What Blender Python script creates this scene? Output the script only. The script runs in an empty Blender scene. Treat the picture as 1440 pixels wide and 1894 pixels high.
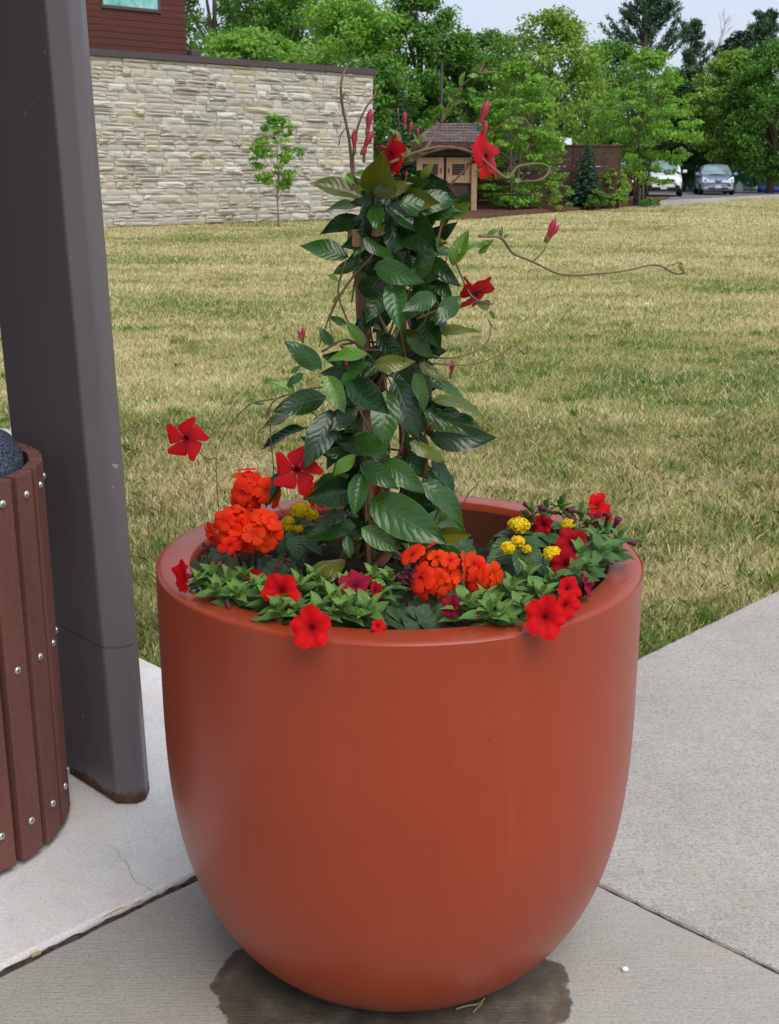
import bpy, math, random
import numpy as np
from mathutils import Matrix, Vector

sc = bpy.context.scene
# ------------------------------------------------------------------ camera
FPX, HORIZON, CAM_H = 2230.0, 312.0, 1.545          # focal length in photo pixels, horizon row, eye height
PITCH = math.atan((947 - HORIZON) / FPX)
CP, SP = math.cos(PITCH), math.sin(PITCH)
cam_d = bpy.data.cameras.new('camera')
cam = bpy.data.objects.new('camera', cam_d)
sc.collection.objects.link(cam)
cam.location = (0, 0, CAM_H)
cam.rotation_euler = (math.pi / 2 - PITCH, 0, 0)
cam_d.sensor_fit = 'VERTICAL'
cam_d.sensor_height = 24.0
cam_d.lens = 24.0 * FPX / 1894.0
cam_d.clip_start = 0.05
cam_d.clip_end = 2000
cam_d.dof.use_dof = True
cam_d.dof.focus_distance = 2.25
cam_d.dof.aperture_fstop = 14
sc.camera = cam
# ------------------------------------------------------------------ sky and sun (overcast)
SUN_EL, SUN_AZ = math.radians(56), math.radians(150)   # azimuth clockwise from +Y
wd = bpy.data.worlds.new('World')
sc.world = wd
wd.use_nodes = True
nt = wd.node_tree
nt.nodes.clear()
sky = nt.nodes.new('ShaderNodeTexSky')
sky.sky_type = 'NISHITA'
sky.sun_disc = False
sky.sun_elevation = SUN_EL
sky.sun_rotation = SUN_AZ
sky.air_density = 1.0
sky.dust_density = 3.0
sky.ozone_density = 1.0
tc = nt.nodes.new('ShaderNodeTexCoord')
mp = nt.nodes.new('ShaderNodeMapping')
mp.inputs['Scale'].default_value = (1.0, 1.0, 2.5)
cl = nt.nodes.new('ShaderNodeTexNoise')
cl.inputs['Scale'].default_value = 1.6
cl.inputs['Detail'].default_value = 5
cr = nt.nodes.new('ShaderNodeValToRGB')
cr.color_ramp.elements[0].position = .3
cr.color_ramp.elements[0].color = (3.4, 3.9, 4.9, 1)
cr.color_ramp.elements[1].position = .7
cr.color_ramp.elements[1].color = (4.1, 4.5, 5.3, 1)
mx = nt.nodes.new('ShaderNodeMixRGB')
mx.inputs[0].default_value = .88                        # cloud cover over the clear sky
bg = nt.nodes.new('ShaderNodeBackground')
bg.inputs['Strength'].default_value = 0.1
wo = nt.nodes.new('ShaderNodeOutputWorld')
L = nt.links.new
L(tc.outputs['Generated'], mp.inputs['Vector']); L(mp.outputs[0], cl.inputs['Vector'])
L(cl.outputs['Fac'], cr.inputs[0]); L(sky.outputs[0], mx.inputs[1]); L(cr.outputs[0], mx.inputs[2])
L(mx.outputs[0], bg.inputs['Color']); L(bg.outputs[0], wo.inputs['Surface'])
sun_d = bpy.data.lights.new('sun', 'SUN')
sun_d.energy = 1.5
sun_d.angle = math.radians(45)
sun_d.color = (1.0, .96, .9)
sun = bpy.data.objects.new('sun', sun_d)
sc.collection.objects.link(sun)
_sd = Vector((math.sin(SUN_AZ) * math.cos(SUN_EL), math.cos(SUN_AZ) * math.cos(SUN_EL), math.sin(SUN_EL)))
sun.rotation_euler = _sd.to_track_quat('Z', 'Y').to_euler()
sc.view_settings.view_transform = 'Standard'
sc.view_settings.look = 'None'
sc.view_settings.exposure = 0.88
sc.view_settings.gamma = 1.0
sc.cycles.max_bounces = 6
sc.cycles.transparent_max_bounces = 4
sc.cycles.use_denoising = True

# ------------------------------------------------------------------ helpers
rnd = random.Random(7)
rng = np.random.default_rng(11)
PI = math.pi
I4 = Matrix.Identity(4)
COL = sc.collection
WM = {}                                                  # world matrices of what has been placed


def ray(px, py):
    u, v = (px - 720) / FPX, (py - 947) / FPX
    return Vector((u, CP - v * SP, -SP - v * CP))


def at(px, py, Y):                                       # point at distance Y in front of the eye
    r = ray(px, py)
    return Vector((0, 0, CAM_H)) + r * (Y / r.y)


def on(px, py, z=0.0):                                   # point on the level plane z
    r = ray(px, py)
    return Vector((0, 0, CAM_H)) + r * ((z - CAM_H) / r.z)


def gz(y):                                               # the lawn climbs gently towards the car park
    return float(np.clip((y - 40) * .0115, 0, .2))


def mesh(name, v, f, smooth=False, mats=None, idx=None):
    me = bpy.data.meshes.new(name)
    me.from_pydata([tuple(p) for p in v], [], [tuple(q) for q in f])
    if mats is not None:
        for m in (mats if isinstance(mats, (list, tuple)) else [mats]):
            me.materials.append(m)
    if idx is not None:
        me.polygons.foreach_set('material_index', idx)
    if smooth:
        me.polygons.foreach_set('use_smooth', [True] * len(me.polygons))
    me.update()
    return me


def npmesh(name, V, nper, m, smooth=False, col=None):
    """V: (n, nper, 3) separate polygons; col: (n,) or (n,3) per polygon tint attribute."""
    n = len(V)
    me = bpy.data.meshes.new(name)
    me.vertices.add(n * nper); me.loops.add(n * nper); me.polygons.add(n)
    me.vertices.foreach_set('co', np.ascontiguousarray(V, dtype=np.float32).ravel())
    me.loops.foreach_set('vertex_index', np.arange(n * nper, dtype=np.int32))
    me.polygons.foreach_set('loop_start', np.arange(0, n * nper, nper, dtype=np.int32))
    me.update(calc_edges=True)
    if col is not None:
        c = np.asarray(col, dtype=np.float32)
        if c.ndim == 1:
            c = np.stack([c, c, c], 1)
        c4 = np.concatenate([c, np.ones((n, 1), np.float32)], 1)
        at_ = me.color_attributes.new('tint', 'FLOAT_COLOR', 'POINT')
        at_.data.foreach_set('color', np.repeat(c4, nper, 0).ravel())
    me.materials.append(m)
    if smooth:
        me.polygons.foreach_set('use_smooth', [True] * n)
    return me


def put(name, me, M=None, parent=None, label=None, cat=None, group=None, kind=None, color=None):
    o = bpy.data.objects.new(name, me)
    COL.objects.link(o)
    M = M.copy() if M is not None else I4.copy()
    if parent is not None:
        o.parent = parent
        o.matrix_parent_inverse = WM[parent.name].inverted()
    o.matrix_basis = M
    WM[o.name] = M
    if label: o['label'] = label
    if cat: o['category'] = cat
    if group: o['group'] = group
    if kind: o['kind'] = kind
    if color is not None: o.color = (*color, 1)
    return o


def thing(name, loc, label, cat, group=None):
    return put(name, None, Matrix.Translation(Vector(loc)), None, label, cat, group)


class MB:
    """Collects shapes into one mesh."""
    def __init__(s): s.v, s.f = [], []
    def add(s, v, f):
        k = len(s.v)
        s.v += [tuple(p) for p in v]
        s.f += [tuple(i + k for i in q) for q in f]
        return s
    def box(s, c, d, M=None):
        c = Vector(c); hx, hy, hz = d[0] / 2, d[1] / 2, d[2] / 2
        P = [c + Vector((sx * hx, sy * hy, sz * hz)) for sz in (-1, 1) for sy in (-1, 1) for sx in (-1, 1)]
        if M is not None: P = [M @ p for p in P]
        return s.add(P, [(0, 2, 3, 1), (4, 5, 7, 6), (0, 1, 5, 4), (2, 6, 7, 3), (0, 4, 6, 2), (1, 3, 7, 5)])
    def tube(s, pts, rad, n=6, cap=True):
        pts = [Vector(p) for p in pts]
        rad = rad if isinstance(rad, (list, tuple)) else [rad] * len(pts)
        k = len(pts); V = []; ref = None
        for i, p in enumerate(pts):
            t = (pts[min(i + 1, k - 1)] - pts[max(i - 1, 0)])
            t = t.normalized() if t.length > 1e-9 else Vector((0, 0, 1))
            if ref is None:
                ref = Vector((1, 0, 0)) if abs(t.x) < .8 else Vector((0, 1, 0))
            a = (ref - t * ref.dot(t)).normalized(); b = t.cross(a); ref = a
            V += [p + (a * math.cos(2 * PI * j / n) + b * math.sin(2 * PI * j / n)) * rad[i] for j in range(n)]
        F = [(i * n + j, i * n + (j + 1) % n, (i + 1) * n + (j + 1) % n, (i + 1) * n + j) for i in range(k - 1) for j in range(n)]
        if cap:
            F.append(tuple(reversed(range(n)))); F.append(tuple((k - 1) * n + j for j in range(n)))
        return s.add(V, F)
    def lathe(s, prof, n=24, c=(0, 0, 0)):
        V = []; F = []
        for (r, z) in prof:
            V += [(c[0] + r * math.cos(2 * PI * j / n), c[1] + r * math.sin(2 * PI * j / n), c[2] + z) for j in range(n)]
        for i in range(len(prof) - 1):
            for j in range(n):
                F.append((i * n + j, i * n + (j + 1) % n, (i + 1) * n + (j + 1) % n, (i + 1) * n + j))
        return s.add(V, F)
    def prism(s, poly, z0, z1):
        n = len(poly)
        V = [(p[0], p[1], z0) for p in poly] + [(p[0], p[1], z1) for p in poly]
        F = [tuple(reversed(range(n))), tuple(range(n, 2 * n))] + [(i, (i + 1) % n, n + (i + 1) % n, n + i) for i in range(n)]
        return s.add(V, F)
    def mesh(s, name, m, smooth=False): return mesh(name, s.v, s.f, smooth, m)
    def build(s, name, m, parent=None, smooth=False, bevel=0, seg=2, **kw):
        o = put(name, s.mesh(name, m, smooth), None, parent, **kw)
        if bevel:
            b = o.modifiers.new('bevel', 'BEVEL'); b.width = bevel; b.segments = seg; b.limit_method = 'ANGLE'
            b.angle_limit = math.radians(40)
        return o


def spline(pts, sub=5):
    pts = [Vector(p) for p in pts]
    if len(pts) < 3: return pts
    P = [pts[0] * 2 - pts[1]] + pts + [pts[-1] * 2 - pts[-2]]
    out = []
    for i in range(1, len(P) - 2):
        a, b, c, d = P[i - 1], P[i], P[i + 1], P[i + 2]
        for k in range(sub):
            t = k / sub
            out.append(.5 * ((2 * b) + (c - a) * t + (2 * a - 5 * b + 4 * c - d) * t * t + (3 * b - a - 3 * c + d) * t ** 3))
    out.append(pts[-1])
    return out


def frame(loc, ydir, zdir, sx=1, sy=1, sz=1):
    y = Vector(ydir).normalized(); z = Vector(zdir)
    z = z - y * z.dot(y)
    if z.length < 1e-6: z = Vector((0.3, .2, 1)) - y * y.z
    z.normalize(); x = y.cross(z)
    M = Matrix(((x.x * sx, y.x * sy, z.x * sz, loc[0]), (x.y * sx, y.y * sy, z.y * sz, loc[1]), (x.z * sx, y.z * sy, z.z * sz, loc[2]), (0, 0, 0, 1)))
    return M


def vnoise(x, y, seed=0):
    x = np.asarray(x, float); y = np.asarray(y, float)
    xi, yi = np.floor(x).astype(np.int64), np.floor(y).astype(np.int64)
    fx, fy = x - xi, y - yi
    fx, fy = fx * fx * (3 - 2 * fx), fy * fy * (3 - 2 * fy)
    def h(a, b):
        n = (a * 374761393 + b * 668265263 + seed * 982451653) & 0x7fffffff
        n = ((n ^ (n >> 13)) * 1274126177) & 0x7fffffff
        return ((n ^ (n >> 16)) & 0xffff) / 65535.0
    return (h(xi, yi) * (1 - fx) + h(xi + 1, yi) * fx) * (1 - fy) + (h(xi, yi + 1) * (1 - fx) + h(xi + 1, yi + 1) * fx) * fy


def fbm(x, y, seed=0, oct=4):
    s = 0; a = .5; t = 0
    for k in range(oct):
        s = s + a * vnoise(x * 2 ** k, y * 2 ** k, seed + k); t += a; a *= .55
    return s / t

# ------------------------------------------------------------------ materials


class NM:
    """One node material, built in few words."""
    def __init__(s, name, base=(.5, .5, .5), rough=.6, spec=.5, metal=0):
        s.m = bpy.data.materials.new(name); s.m.use_nodes = True
        s.t = s.m.node_tree; s.b = s.t.nodes['Principled BSDF']; s.out = s.t.nodes['Material Output']
        s.set('Base Color', (*base, 1)); s.set('Roughness', rough); s.set('Specular IOR Level', spec); s.set('Metallic', metal)
    def set(s, k, v): s.b.inputs[k].default_value = v
    def n(s, typ, **kw):
        nd = s.t.nodes.new(typ)
        for k, v in kw.items(): setattr(nd, k, v)
        return nd
    def l(s, a, b): s.t.links.new(a, b)
    def coord(s, kind='Object', scale=(1, 1, 1), rot=(0, 0, 0)):
        c = s.n('ShaderNodeTexCoord'); mpn = s.n('ShaderNodeMapping')
        mpn.inputs['Scale'].default_value = scale; mpn.inputs['Rotation'].default_value = rot
        s.l(c.outputs[kind], mpn.inputs[0]); return mpn.outputs[0]
    def pos(s, scale=(1, 1, 1), rot=(0, 0, 0)):
        c = s.n('ShaderNodeNewGeometry'); mpn = s.n('ShaderNodeMapping')
        mpn.inputs['Scale'].default_value = scale; mpn.inputs['Rotation'].default_value = rot
        s.l(c.outputs['Position'], mpn.inputs[0]); return mpn.outputs[0]
    def noise(s, vec, scale, detail=3, rough=.55):
        x = s.n('ShaderNodeTexNoise'); x.inputs['Scale'].default_value = scale; x.inputs['Detail'].default_value = detail
        x.inputs['Roughness'].default_value = rough; s.l(vec, x.inputs['Vector']); return x.outputs['Fac']
    def voro(s, vec, scale, feat='F1', out='Distance'):
        x = s.n('ShaderNodeTexVoronoi'); x.feature = feat; x.inputs['Scale'].default_value = scale; s.l(vec, x.inputs['Vector']); return x.outputs[out]
    def ramp(s, fac, stops):
        x = s.n('ShaderNodeValToRGB'); e = x.color_ramp.elements
        while len(e) < len(stops): e.new(.5)
        for k, (p, c) in enumerate(stops):
            e[k].position = p; e[k].color = (*c, 1) if not isinstance(c, (int, float)) else (c, c, c, 1)
        s.l(fac, x.inputs[0]); return x.outputs[0]
    def mix(s, fac, a, b, mode='MIX'):
        x = s.n('ShaderNodeMixRGB'); x.blend_type = mode
        for i, v in ((0, fac), (1, a), (2, b)):
            if hasattr(v, 'links'): s.l(v, x.inputs[i])
            elif isinstance(v, (int, float)): x.inputs[i].default_value = v if i == 0 else (v, v, v, 1)
            else: x.inputs[i].default_value = (*v, 1)
        return x.outputs[0]
    def math(s, op, a, b=0.0, c=None):
        x = s.n('ShaderNodeMath'); x.operation = op
        for i, v in enumerate((a, b) if c is None else (a, b, c)):
            if hasattr(v, 'links'): s.l(v, x.inputs[i])
            else: x.inputs[i].default_value = v
        return x.outputs[0]
    def sep(s, vec):
        x = s.n('ShaderNodeSeparateXYZ'); s.l(vec, x.inputs[0]); return x.outputs
    def attr(s, name):
        x = s.n('ShaderNodeAttribute'); x.attribute_name = name; return x.outputs['Color']
    def ocol(s): return s.n('ShaderNodeObjectInfo').outputs['Color']
    def orand(s): return s.n('ShaderNodeObjectInfo').outputs['Random']
    def bump(s, h, strength=.3, dist=.01):
        x = s.n('ShaderNodeBump'); x.inputs['Strength'].default_value = strength; x.inputs['Distance'].default_value = dist
        s.l(h, x.inputs['Height'])
        if s.b.inputs['Normal'].is_linked: s.l(s.b.inputs['Normal'].links[0].from_socket, x.inputs['Normal'])
        s.l(x.outputs[0], s.b.inputs['Normal']); return s
    def col(s, c): s.l(c, s.b.inputs['Base Color']); return s
    def rough(s, c): s.l(c, s.b.inputs['Roughness']); return s
    def translucent(s, c, amount):
        t = s.n('ShaderNodeBsdfTranslucent'); mxs = s.n('ShaderNodeMixShader'); mxs.inputs[0].default_value = amount
        if hasattr(c, 'links'): s.l(c, t.inputs['Color'])
        else: t.inputs['Color'].default_value = (*c, 1)
        s.l(s.b.outputs[0], mxs.inputs[1]); s.l(t.outputs[0], mxs.inputs[2]); s.l(mxs.outputs[0], s.out.inputs['Surface'])
        return s


M = {}


def simple(name, base, rough=.6, spec=.5, metal=0, var=.12, scale=8, bump=0, bscale=60):
    a = NM(name, base, rough, spec, metal)
    p = a.coord('Object')
    nz = a.noise(p, scale, 4)
    lo = tuple(c * (1 - var) for c in base); hi = tuple(min(1, c * (1 + var)) for c in base)
    a.col(a.ramp(nz, [(.3, lo), (.7, hi)]))
    if bump: a.bump(a.noise(p, bscale, 3), bump, .004)
    M[name] = a.m
    return a


def foliage(name, dark, light, trans=.3, rough=.5):
    a = NM(name, dark, rough, .35)
    c = a.mix(a.attr('tint'), dark, light)
    a.col(c)
    a.translucent(a.mix(.5, c, (light[0] * 1.15, light[1] * 1.2, light[2] * .7)), trans)
    M[name] = a.m
    return a.m


simple('bark', (.12, .09, .065), .9, .2, var=.35, scale=12, bump=.6, bscale=30)
simple('pale_bark', (.27, .23, .18), .9, .2, var=.35, scale=12)
simple('dark_metal', (.035, .032, .034), .5, .4)
simple('rubber', (.018, .018, .018), .85, .2)
simple('black_plastic', (.015, .015, .017), .5, .3)
simple('alloy', (.45, .45, .47), .35, .5, .8)
simple('mulch', (.10, .05, .032), .95, .1, var=.55, scale=14, bump=.9, bscale=22)
simple('asphalt', (.16, .155, .15), .9, .2, var=.2, scale=1.5)
simple('kerb', (.42, .41, .39), .85, .2, var=.1, scale=3)
# ------------------------------------------------------------------ ground: lawn, pavement, car park
S2 = math.sqrt(2)


def uv(u, v, z=0.0):                                     # paving grid runs at 45 degrees to the view
    return Vector(((u - v) / S2, (u + v) / S2, z))


JU, JV = 2.012, 2.018                                    # lawn corner and slab joints


def lawn_colour(x, y):
    """straw with green patches: the grass's own colour, as a function of place"""
    n1 = fbm(x * .42 + 3, y * .55 + 1, 5, 4)
    n2 = fbm(x * 1.3 + 9, y * 2.2, 17, 3)
    n3 = fbm(x * 6, y * 9, 31, 2)
    g = .34 + 1.9 * (n1 - .5) + 1.3 * (n2 - .5) + .8 * (n3 - .5)
    g = g + .65 * np.exp(-((x - 2.6) / 1.5) ** 2 - ((y - 8.9) / .75) ** 2)
    g = g + .45 * np.exp(-((x - 3.6) / 1.2) ** 2 - ((y - 9.9) / 1.0) ** 2)
    g = g + .22 * np.exp(-((x - 1.5) / 2.0) ** 2 - ((y - 5.2) / .8) ** 2)
    g = g + .32 * np.exp(-((y - 3.2) / 1.3) ** 2)
    g = g - .30 * np.exp(-((x - .9) / 1.1) ** 2 - ((y - 9.4) / 1.1) ** 2)
    g = g - .16 * np.clip((y - 12) / 18, 0, 1)
    g = np.clip(g, 0, 1)
    straw = np.array([.63, .525, .255]); pale = np.array([.76, .665, .42]); green = np.array([.165, .245, .06]); olive = np.array([.40, .385, .145])
    k = np.clip(fbm(x * 2.1, y * 3.1, 77, 3) * 2 - .5, 0, 1)[..., None]
    dry = straw * (1 - k) + pale * k
    g = g[..., None]
    c = np.where(g < .5, dry * (1 - g * 2) + olive * g * 2, olive * (2 - g * 2) + green * (g * 2 - 1))
    return c


def grid_lines(a, b, first, grow, start):
    out = [start]; s = first
    while out[-1] < b: out.append(out[-1] + s); s *= grow
    lo = [start]; s = first
    while lo[-1] > a: lo.append(lo[-1] - s); s *= grow
    return np.array(sorted(set(lo + out)))


a = NM('lawn_ground', (.3, .25, .1), .95, .1)
p_ = a.pos()
a.col(a.mix(.38, a.mix(1.0, a.attr('tint'), (.74, .76, .74), 'MULTIPLY'), a.mix(a.ramp(a.noise(p_, 28, 4, .7), [(.35, 0.0), (.65, 1.0)]), (.14, .105, .05), (.62, .53, .27)), 'MIX'))
a.bump(a.noise(p_, 90, 3), .8, .02)
M['lawn_ground'] = a.m
gx = grid_lines(-420, 420, .22, 1.035, 0.5)
gy = grid_lines(-60, 700, .22, 1.03, 6.0)
X, Y = np.meshgrid(gx, gy)
Z = np.clip((Y - 40) * .0115, 0, .2) - .022
nx, ny = len(gx), len(gy)
ii = np.arange(nx * ny).reshape(ny, nx)
quads = np.stack([ii[:-1, :-1], ii[:-1, 1:], ii[1:, 1:], ii[1:, :-1]], -1).reshape(-1, 4)
me = bpy.data.meshes.new('lawn')
me.from_pydata(np.stack([X, Y, Z], -1).reshape(-1, 3).tolist(), [], quads.tolist())
me.materials.append(M['lawn_ground'])
ca = me.color_attributes.new('tint', 'FLOAT_COLOR', 'POINT')
cc = np.concatenate([lawn_colour(X.ravel(), Y.ravel()), np.ones((nx * ny, 1))], 1)
ca.data.foreach_set('color', cc.astype(np.float32).ravel())
put('lawn', me, kind='structure')

a = NM('grass_blade', (.3, .3, .1), .75, .2)
c_ = a.attr('tint')
a.col(c_); a.translucent(c_, .3)
M['grass_blade'] = a.m


def far_edge(x):                                         # where the lawn meets the mulch bed and car park
    return np.where(x < -.5, 33.6 + (x + 8.08) * .956, np.where(x < 2.9, 41.0, np.where(x < 12, 40.6 + (x - 2.9) * 1.17, 51 + (x - 11.7) * 1.5)))


def blades():
    B = []
    for (y0, y1, dens, h, w, seg) in ((2.85, 4.6, 8000, .042, .0046, 2), (4.6, 7.5, 4600, .044, .0064, 2), (7.5, 12, 2300, .044, .010, 1), (12, 20, 1000, .048, .016, 1), (20, 34, 420, .05, .02, 1), (34, 62, 110, .055, .034, 1)):
        wx = y1 * .50 + 1.6
        n = int((y1 - y0) * wx * 2 * dens)
        x = rng.uniform(-wx, wx, n); y = rng.uniform(y0, y1, n)
        keep = (np.abs(x) < y * .50 + 1.5) & (y < far_edge(x) - .1)
        u = (x + y) / S2; v = (y - x) / S2
        edge = .004 + .03 * fbm(x * 9, y * 9, 5, 2)
        keep &= (u > JU + edge) & (v > JV + edge)
        keep &= ~((x < -2.2) & (y > 6.0) & (y < 7.6) & (x < -2.0))
        x, y = x[keep], y[keep]; n = len(x)
        tuft = fbm(x * 5, y * 5, 51, 3)
        hh = h * (.45 + 1.0 * tuft) * rng.uniform(.6, 1.3, n)
        th = rng.uniform(0, 2 * PI, n); lean = rng.uniform(.2, 1.5, n) * hh
        lx, ly = np.cos(th) * lean, np.sin(th) * lean
        fa = rng.uniform(-.9, .9, n); ww = w * rng.uniform(.6, 1.3, n)
        wxv, wyv = np.cos(fa) * ww, np.sin(fa) * ww
        z0 = np.clip((y - 40) * .0115, 0, .2) - .026
        c = lawn_colour(x, y) * rng.uniform(.45, 1.3, n)[:, None]
        drym = rng.random(n) < .24
        c[drym] = np.array([.74, .63, .33]) * rng.uniform(.7, 1.1, drym.sum())[:, None]
        gm = rng.random(n) < .14
        c[gm] = np.array([.20, .30, .06]) * rng.uniform(.7, 1.2, gm.sum())[:, None]
        P = lambda fx, fz, s: np.stack([x + lx * fx + wxv * s, y + ly * fx + wyv * s, z0 + hh * fz], -1)
        B.append((np.stack([P(0, 0, -.5), P(0, 0, .5), P(.45, .68, .32), P(1, 1, .03), P(1, 1, -.03), P(.45, .68, -.32)][:6], 1) if seg == 2 else np.stack([P(0, 0, -.5), P(0, 0, .5), P(1, 1, 0)], 1), c))
    # denser, greener tufts
    nt_ = 520; k = 34
    ty = 2.9 + 9.5 * rng.random(nt_) ** 1.6; tx = rng.uniform(-1, 1, nt_) * (ty * .38 + .6)
    ex = np.concatenate([uv(JU + .03 + .05 * rng.random(), JV + .2 + q).xy[:] if i % 2 else uv(JU + .2 + q, JV + .03 + .05 * rng.random()).xy[:] for i, q in enumerate(rng.uniform(0, 3.4, 120))]).reshape(-1, 2)
    tx = np.concatenate([tx, ex[:, 0]]); ty = np.concatenate([ty, ex[:, 1]]); nt_ = len(tx)
    u = (tx + ty) / S2; v = (ty - tx) / S2; ok = (u > JU + .015) & (v > JV + .015); tx, ty = tx[ok], ty[ok]; nt_ = len(tx)
    sp_ = rng.uniform(.015, .05, nt_); x = np.repeat(tx, k) + rng.normal(0, 1, nt_ * k) * np.repeat(sp_, k); y = np.repeat(ty, k) + rng.normal(0, 1, nt_ * k) * np.repeat(sp_, k); n = nt_ * k
    ok = ((x + y) / S2 > JU + .003) & ((y - x) / S2 > JV + .003)
    x = np.where(ok, x, x + .06); y = np.where(ok, y, y + .12)
    hh = np.repeat(rng.uniform(.035, .075, nt_), k) * rng.uniform(.5, 1.1, n); th = rng.uniform(0, 2 * PI, n); lean = rng.uniform(.2, 1.1, n) * hh
    lx, ly = np.cos(th) * lean, np.sin(th) * lean; fa = rng.uniform(-.9, .9, n); ww = np.repeat(.0034 + .0006 * ty, k) * rng.uniform(.7, 1.2, n); wxv, wyv = np.cos(fa) * ww, np.sin(fa) * ww; z0 = np.full(n, -.024)
    gc = np.where(rng.random((nt_, 1)) < .7, np.array([[.17, .27, .055]]), np.array([[.36, .37, .12]])) * rng.uniform(.7, 1.25, (nt_, 1))
    c = np.repeat(gc, k, 0) * rng.uniform(.7, 1.25, (n, 1))
    P = lambda fx, fz, s: np.stack([x + lx * fx + wxv * s, y + ly * fx + wyv * s, z0 + hh * fz], -1)
    B.append((np.stack([P(0, 0, -.5), P(0, 0, .5), P(.35, .62, .36), P(1, 1, .03), P(1, 1, -.03), P(.35, .62, -.36)], 1), c))
    return B


BB = blades()
near_g = [b for b in BB if b[0].shape[1] == 6]; far_g = [b for b in BB if b[0].shape[1] == 3]
put('grass', npmesh('grass', np.concatenate([b[0] for b in near_g]), 6, M['grass_blade'], col=np.concatenate([b[1] for b in near_g])), label='short dry mown grass growing beside the paving', cat='grass', kind='stuff')
put('grass', npmesh('grass', np.concatenate([b[0] for b in far_g]), 3, M['grass_blade'], col=np.concatenate([b[1] for b in far_g])), label='straw coloured mown grass across the wide lawn', cat='grass', kind='stuff')


# concrete slabs -----------------------------------------------------------------
POT = Vector((.0182, 2.191, 0))


def concrete(name, lo, hi, stain=False, broom=None, warm=0.0, gs=.85):
    a = NM(name, hi, .85, .25)
    p = a.pos()
    c = a.ramp(a.noise(p, 2.2, 5, .6), [(.28, lo), (.72, hi)])
    grit = a.noise(p, 130, 3, .8)
    c = a.mix(a.ramp(grit, [(.30, gs), (.52, 0.0)]), c, tuple(x * .50 for x in lo))
    c = a.mix(a.ramp(a.noise(p, 210, 2, .7), [(.55, 0.0), (.68, .6)]), c, tuple(min(1, x * 1.35) for x in hi))
    c = a.mix(a.ramp(a.noise(p, 13, 4, .7), [(.52, 0.0), (.72, .35)]), c, tuple(x * .72 for x in lo))
    warmm = a.ramp(a.noise(a.pos(scale=(1, 1, 1), rot=(0, 0, .4)), 5.5, 4, .65), [(.55, 0.0), (.75, warm)])
    c = a.mix(warmm, c, (hi[0] * .92, hi[1] * .78, hi[2] * .58))
    h = grit
    if broom is not None:
        b = a.noise(a.pos(scale=(1, 34, 1), rot=(0, 0, broom)), 8, 3, .7)
        c = a.mix(a.ramp(b, [(.30, .28), (.5, 0.0)]), c, tuple(x * .6 for x in lo))
        h = a.math('ADD', h, a.math('MULTIPLY', b, 1.3))
    r = a.math('ADD', .82, a.math('MULTIPLY', grit, .1))
    if stain:
        # watering stain: a damp ring with a ragged outline, browner at its rim
        o = a.sep(p)
        wob = a.math('SUBTRACT', a.noise(p, 9, 4, .6), .5)
        wob2 = a.math('SUBTRACT', a.noise(p, 3.1, 2, .5), .5)
        def blob(cx, cy, rx, ry):
            dx = a.math('DIVIDE', a.math('SUBTRACT', o[0], cx), rx); dy = a.math('DIVIDE', a.math('SUBTRACT', o[1], cy), ry)
            d = a.math('SQRT', a.math('ADD', a.math('MULTIPLY', dx, dx), a.math('MULTIPLY', dy, dy)))
            return a.math('ADD', d, a.math('ADD', a.math('MULTIPLY', wob, .62), a.math('MULTIPLY', wob2, .75)))
        d = a.math('MINIMUM', blob(-.02, 1.98, .27, .25), a.math('MINIMUM', blob(-.225, 2.03, .12, .15), blob(.22, 2.00, .13, .16)))
        wet = a.ramp(d, [(.96, 1.0), (1.0, 0.0)])
        tone = a.ramp(a.noise(p, 14, 4, .65), [(.3, (.05, .040, .028)), (.55, (.115, .092, .064)), (.75, (.22, .185, .14))])
        rim = a.ramp(d, [(.70, 0.0), (.86, .65), (.95, .1), (1.0, 0.0)])
        tone = a.mix(rim, tone, (.085, .043, .022))
        halo = a.ramp(d, [(1.0, .4), (1.25, 0.0)])
        c = a.mix(halo, c, (hi[0] * .66, hi[1] * .6, hi[2] * .5))
        c = a.mix(a.math('MULTIPLY', wet, .93), c, tone)
        r = a.math('SUBTRACT', r, a.math('MULTIPLY', wet, .25))
    a.col(c); a.rough(r)
    a.bump(h, .8, .003)
    M[name] = a.m
    return a.m


concrete('concrete_near', (.38, .37, .35), (.50, .485, .46), stain=True, broom=.6, warm=.5)
concrete('concrete_left', (.68, .66, .64), (.82, .795, .77), warm=.9, gs=.38)
concrete('concrete_right', (.37, .345, .31), (.475, .445, .405), broom=.85, warm=.35)
simple('joint_dirt', (.055, .047, .036), .95, .1, var=.7, scale=60)


def ragged(poly_uv, step=.03, amp=.0022, seed=0):
    """slab outline with slightly chipped edges"""
    out = []
    rr = random.Random(seed)
    n = len(poly_uv)
    for i in range(n):
        (u0, v0), (u1, v1) = poly_uv[i], poly_uv[(i + 1) % n]
        ln = math.hypot(u1 - u0, v1 - v0); k = max(1, int(min(ln, 5) / step))
        for j in range(k):
            t = j / k
            out.append((u0 + (u1 - u0) * t + rr.uniform(-amp, amp), v0 + (v1 - v0) * t + rr.uniform(-amp, amp)))
    return out


pav = put('pavement', MB().prism([uv(*q) for q in ((-7.5, -5), (8.5, -5), (8.5, JV - .03), (JU - .03, JV - .03), (JU - .03, 9.5), (-7.5, 9.5))], -.3, -.035).mesh('pavement', M['joint_dirt']), kind='structure')


def slab(poly, top, mt, seed):
    q = [uv(*p) for p in ragged(poly, seed=seed)]
    o = MB().prism(q, -.12, top).build('slab', mt, pav, bevel=.009, seg=2)
    return o


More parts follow.
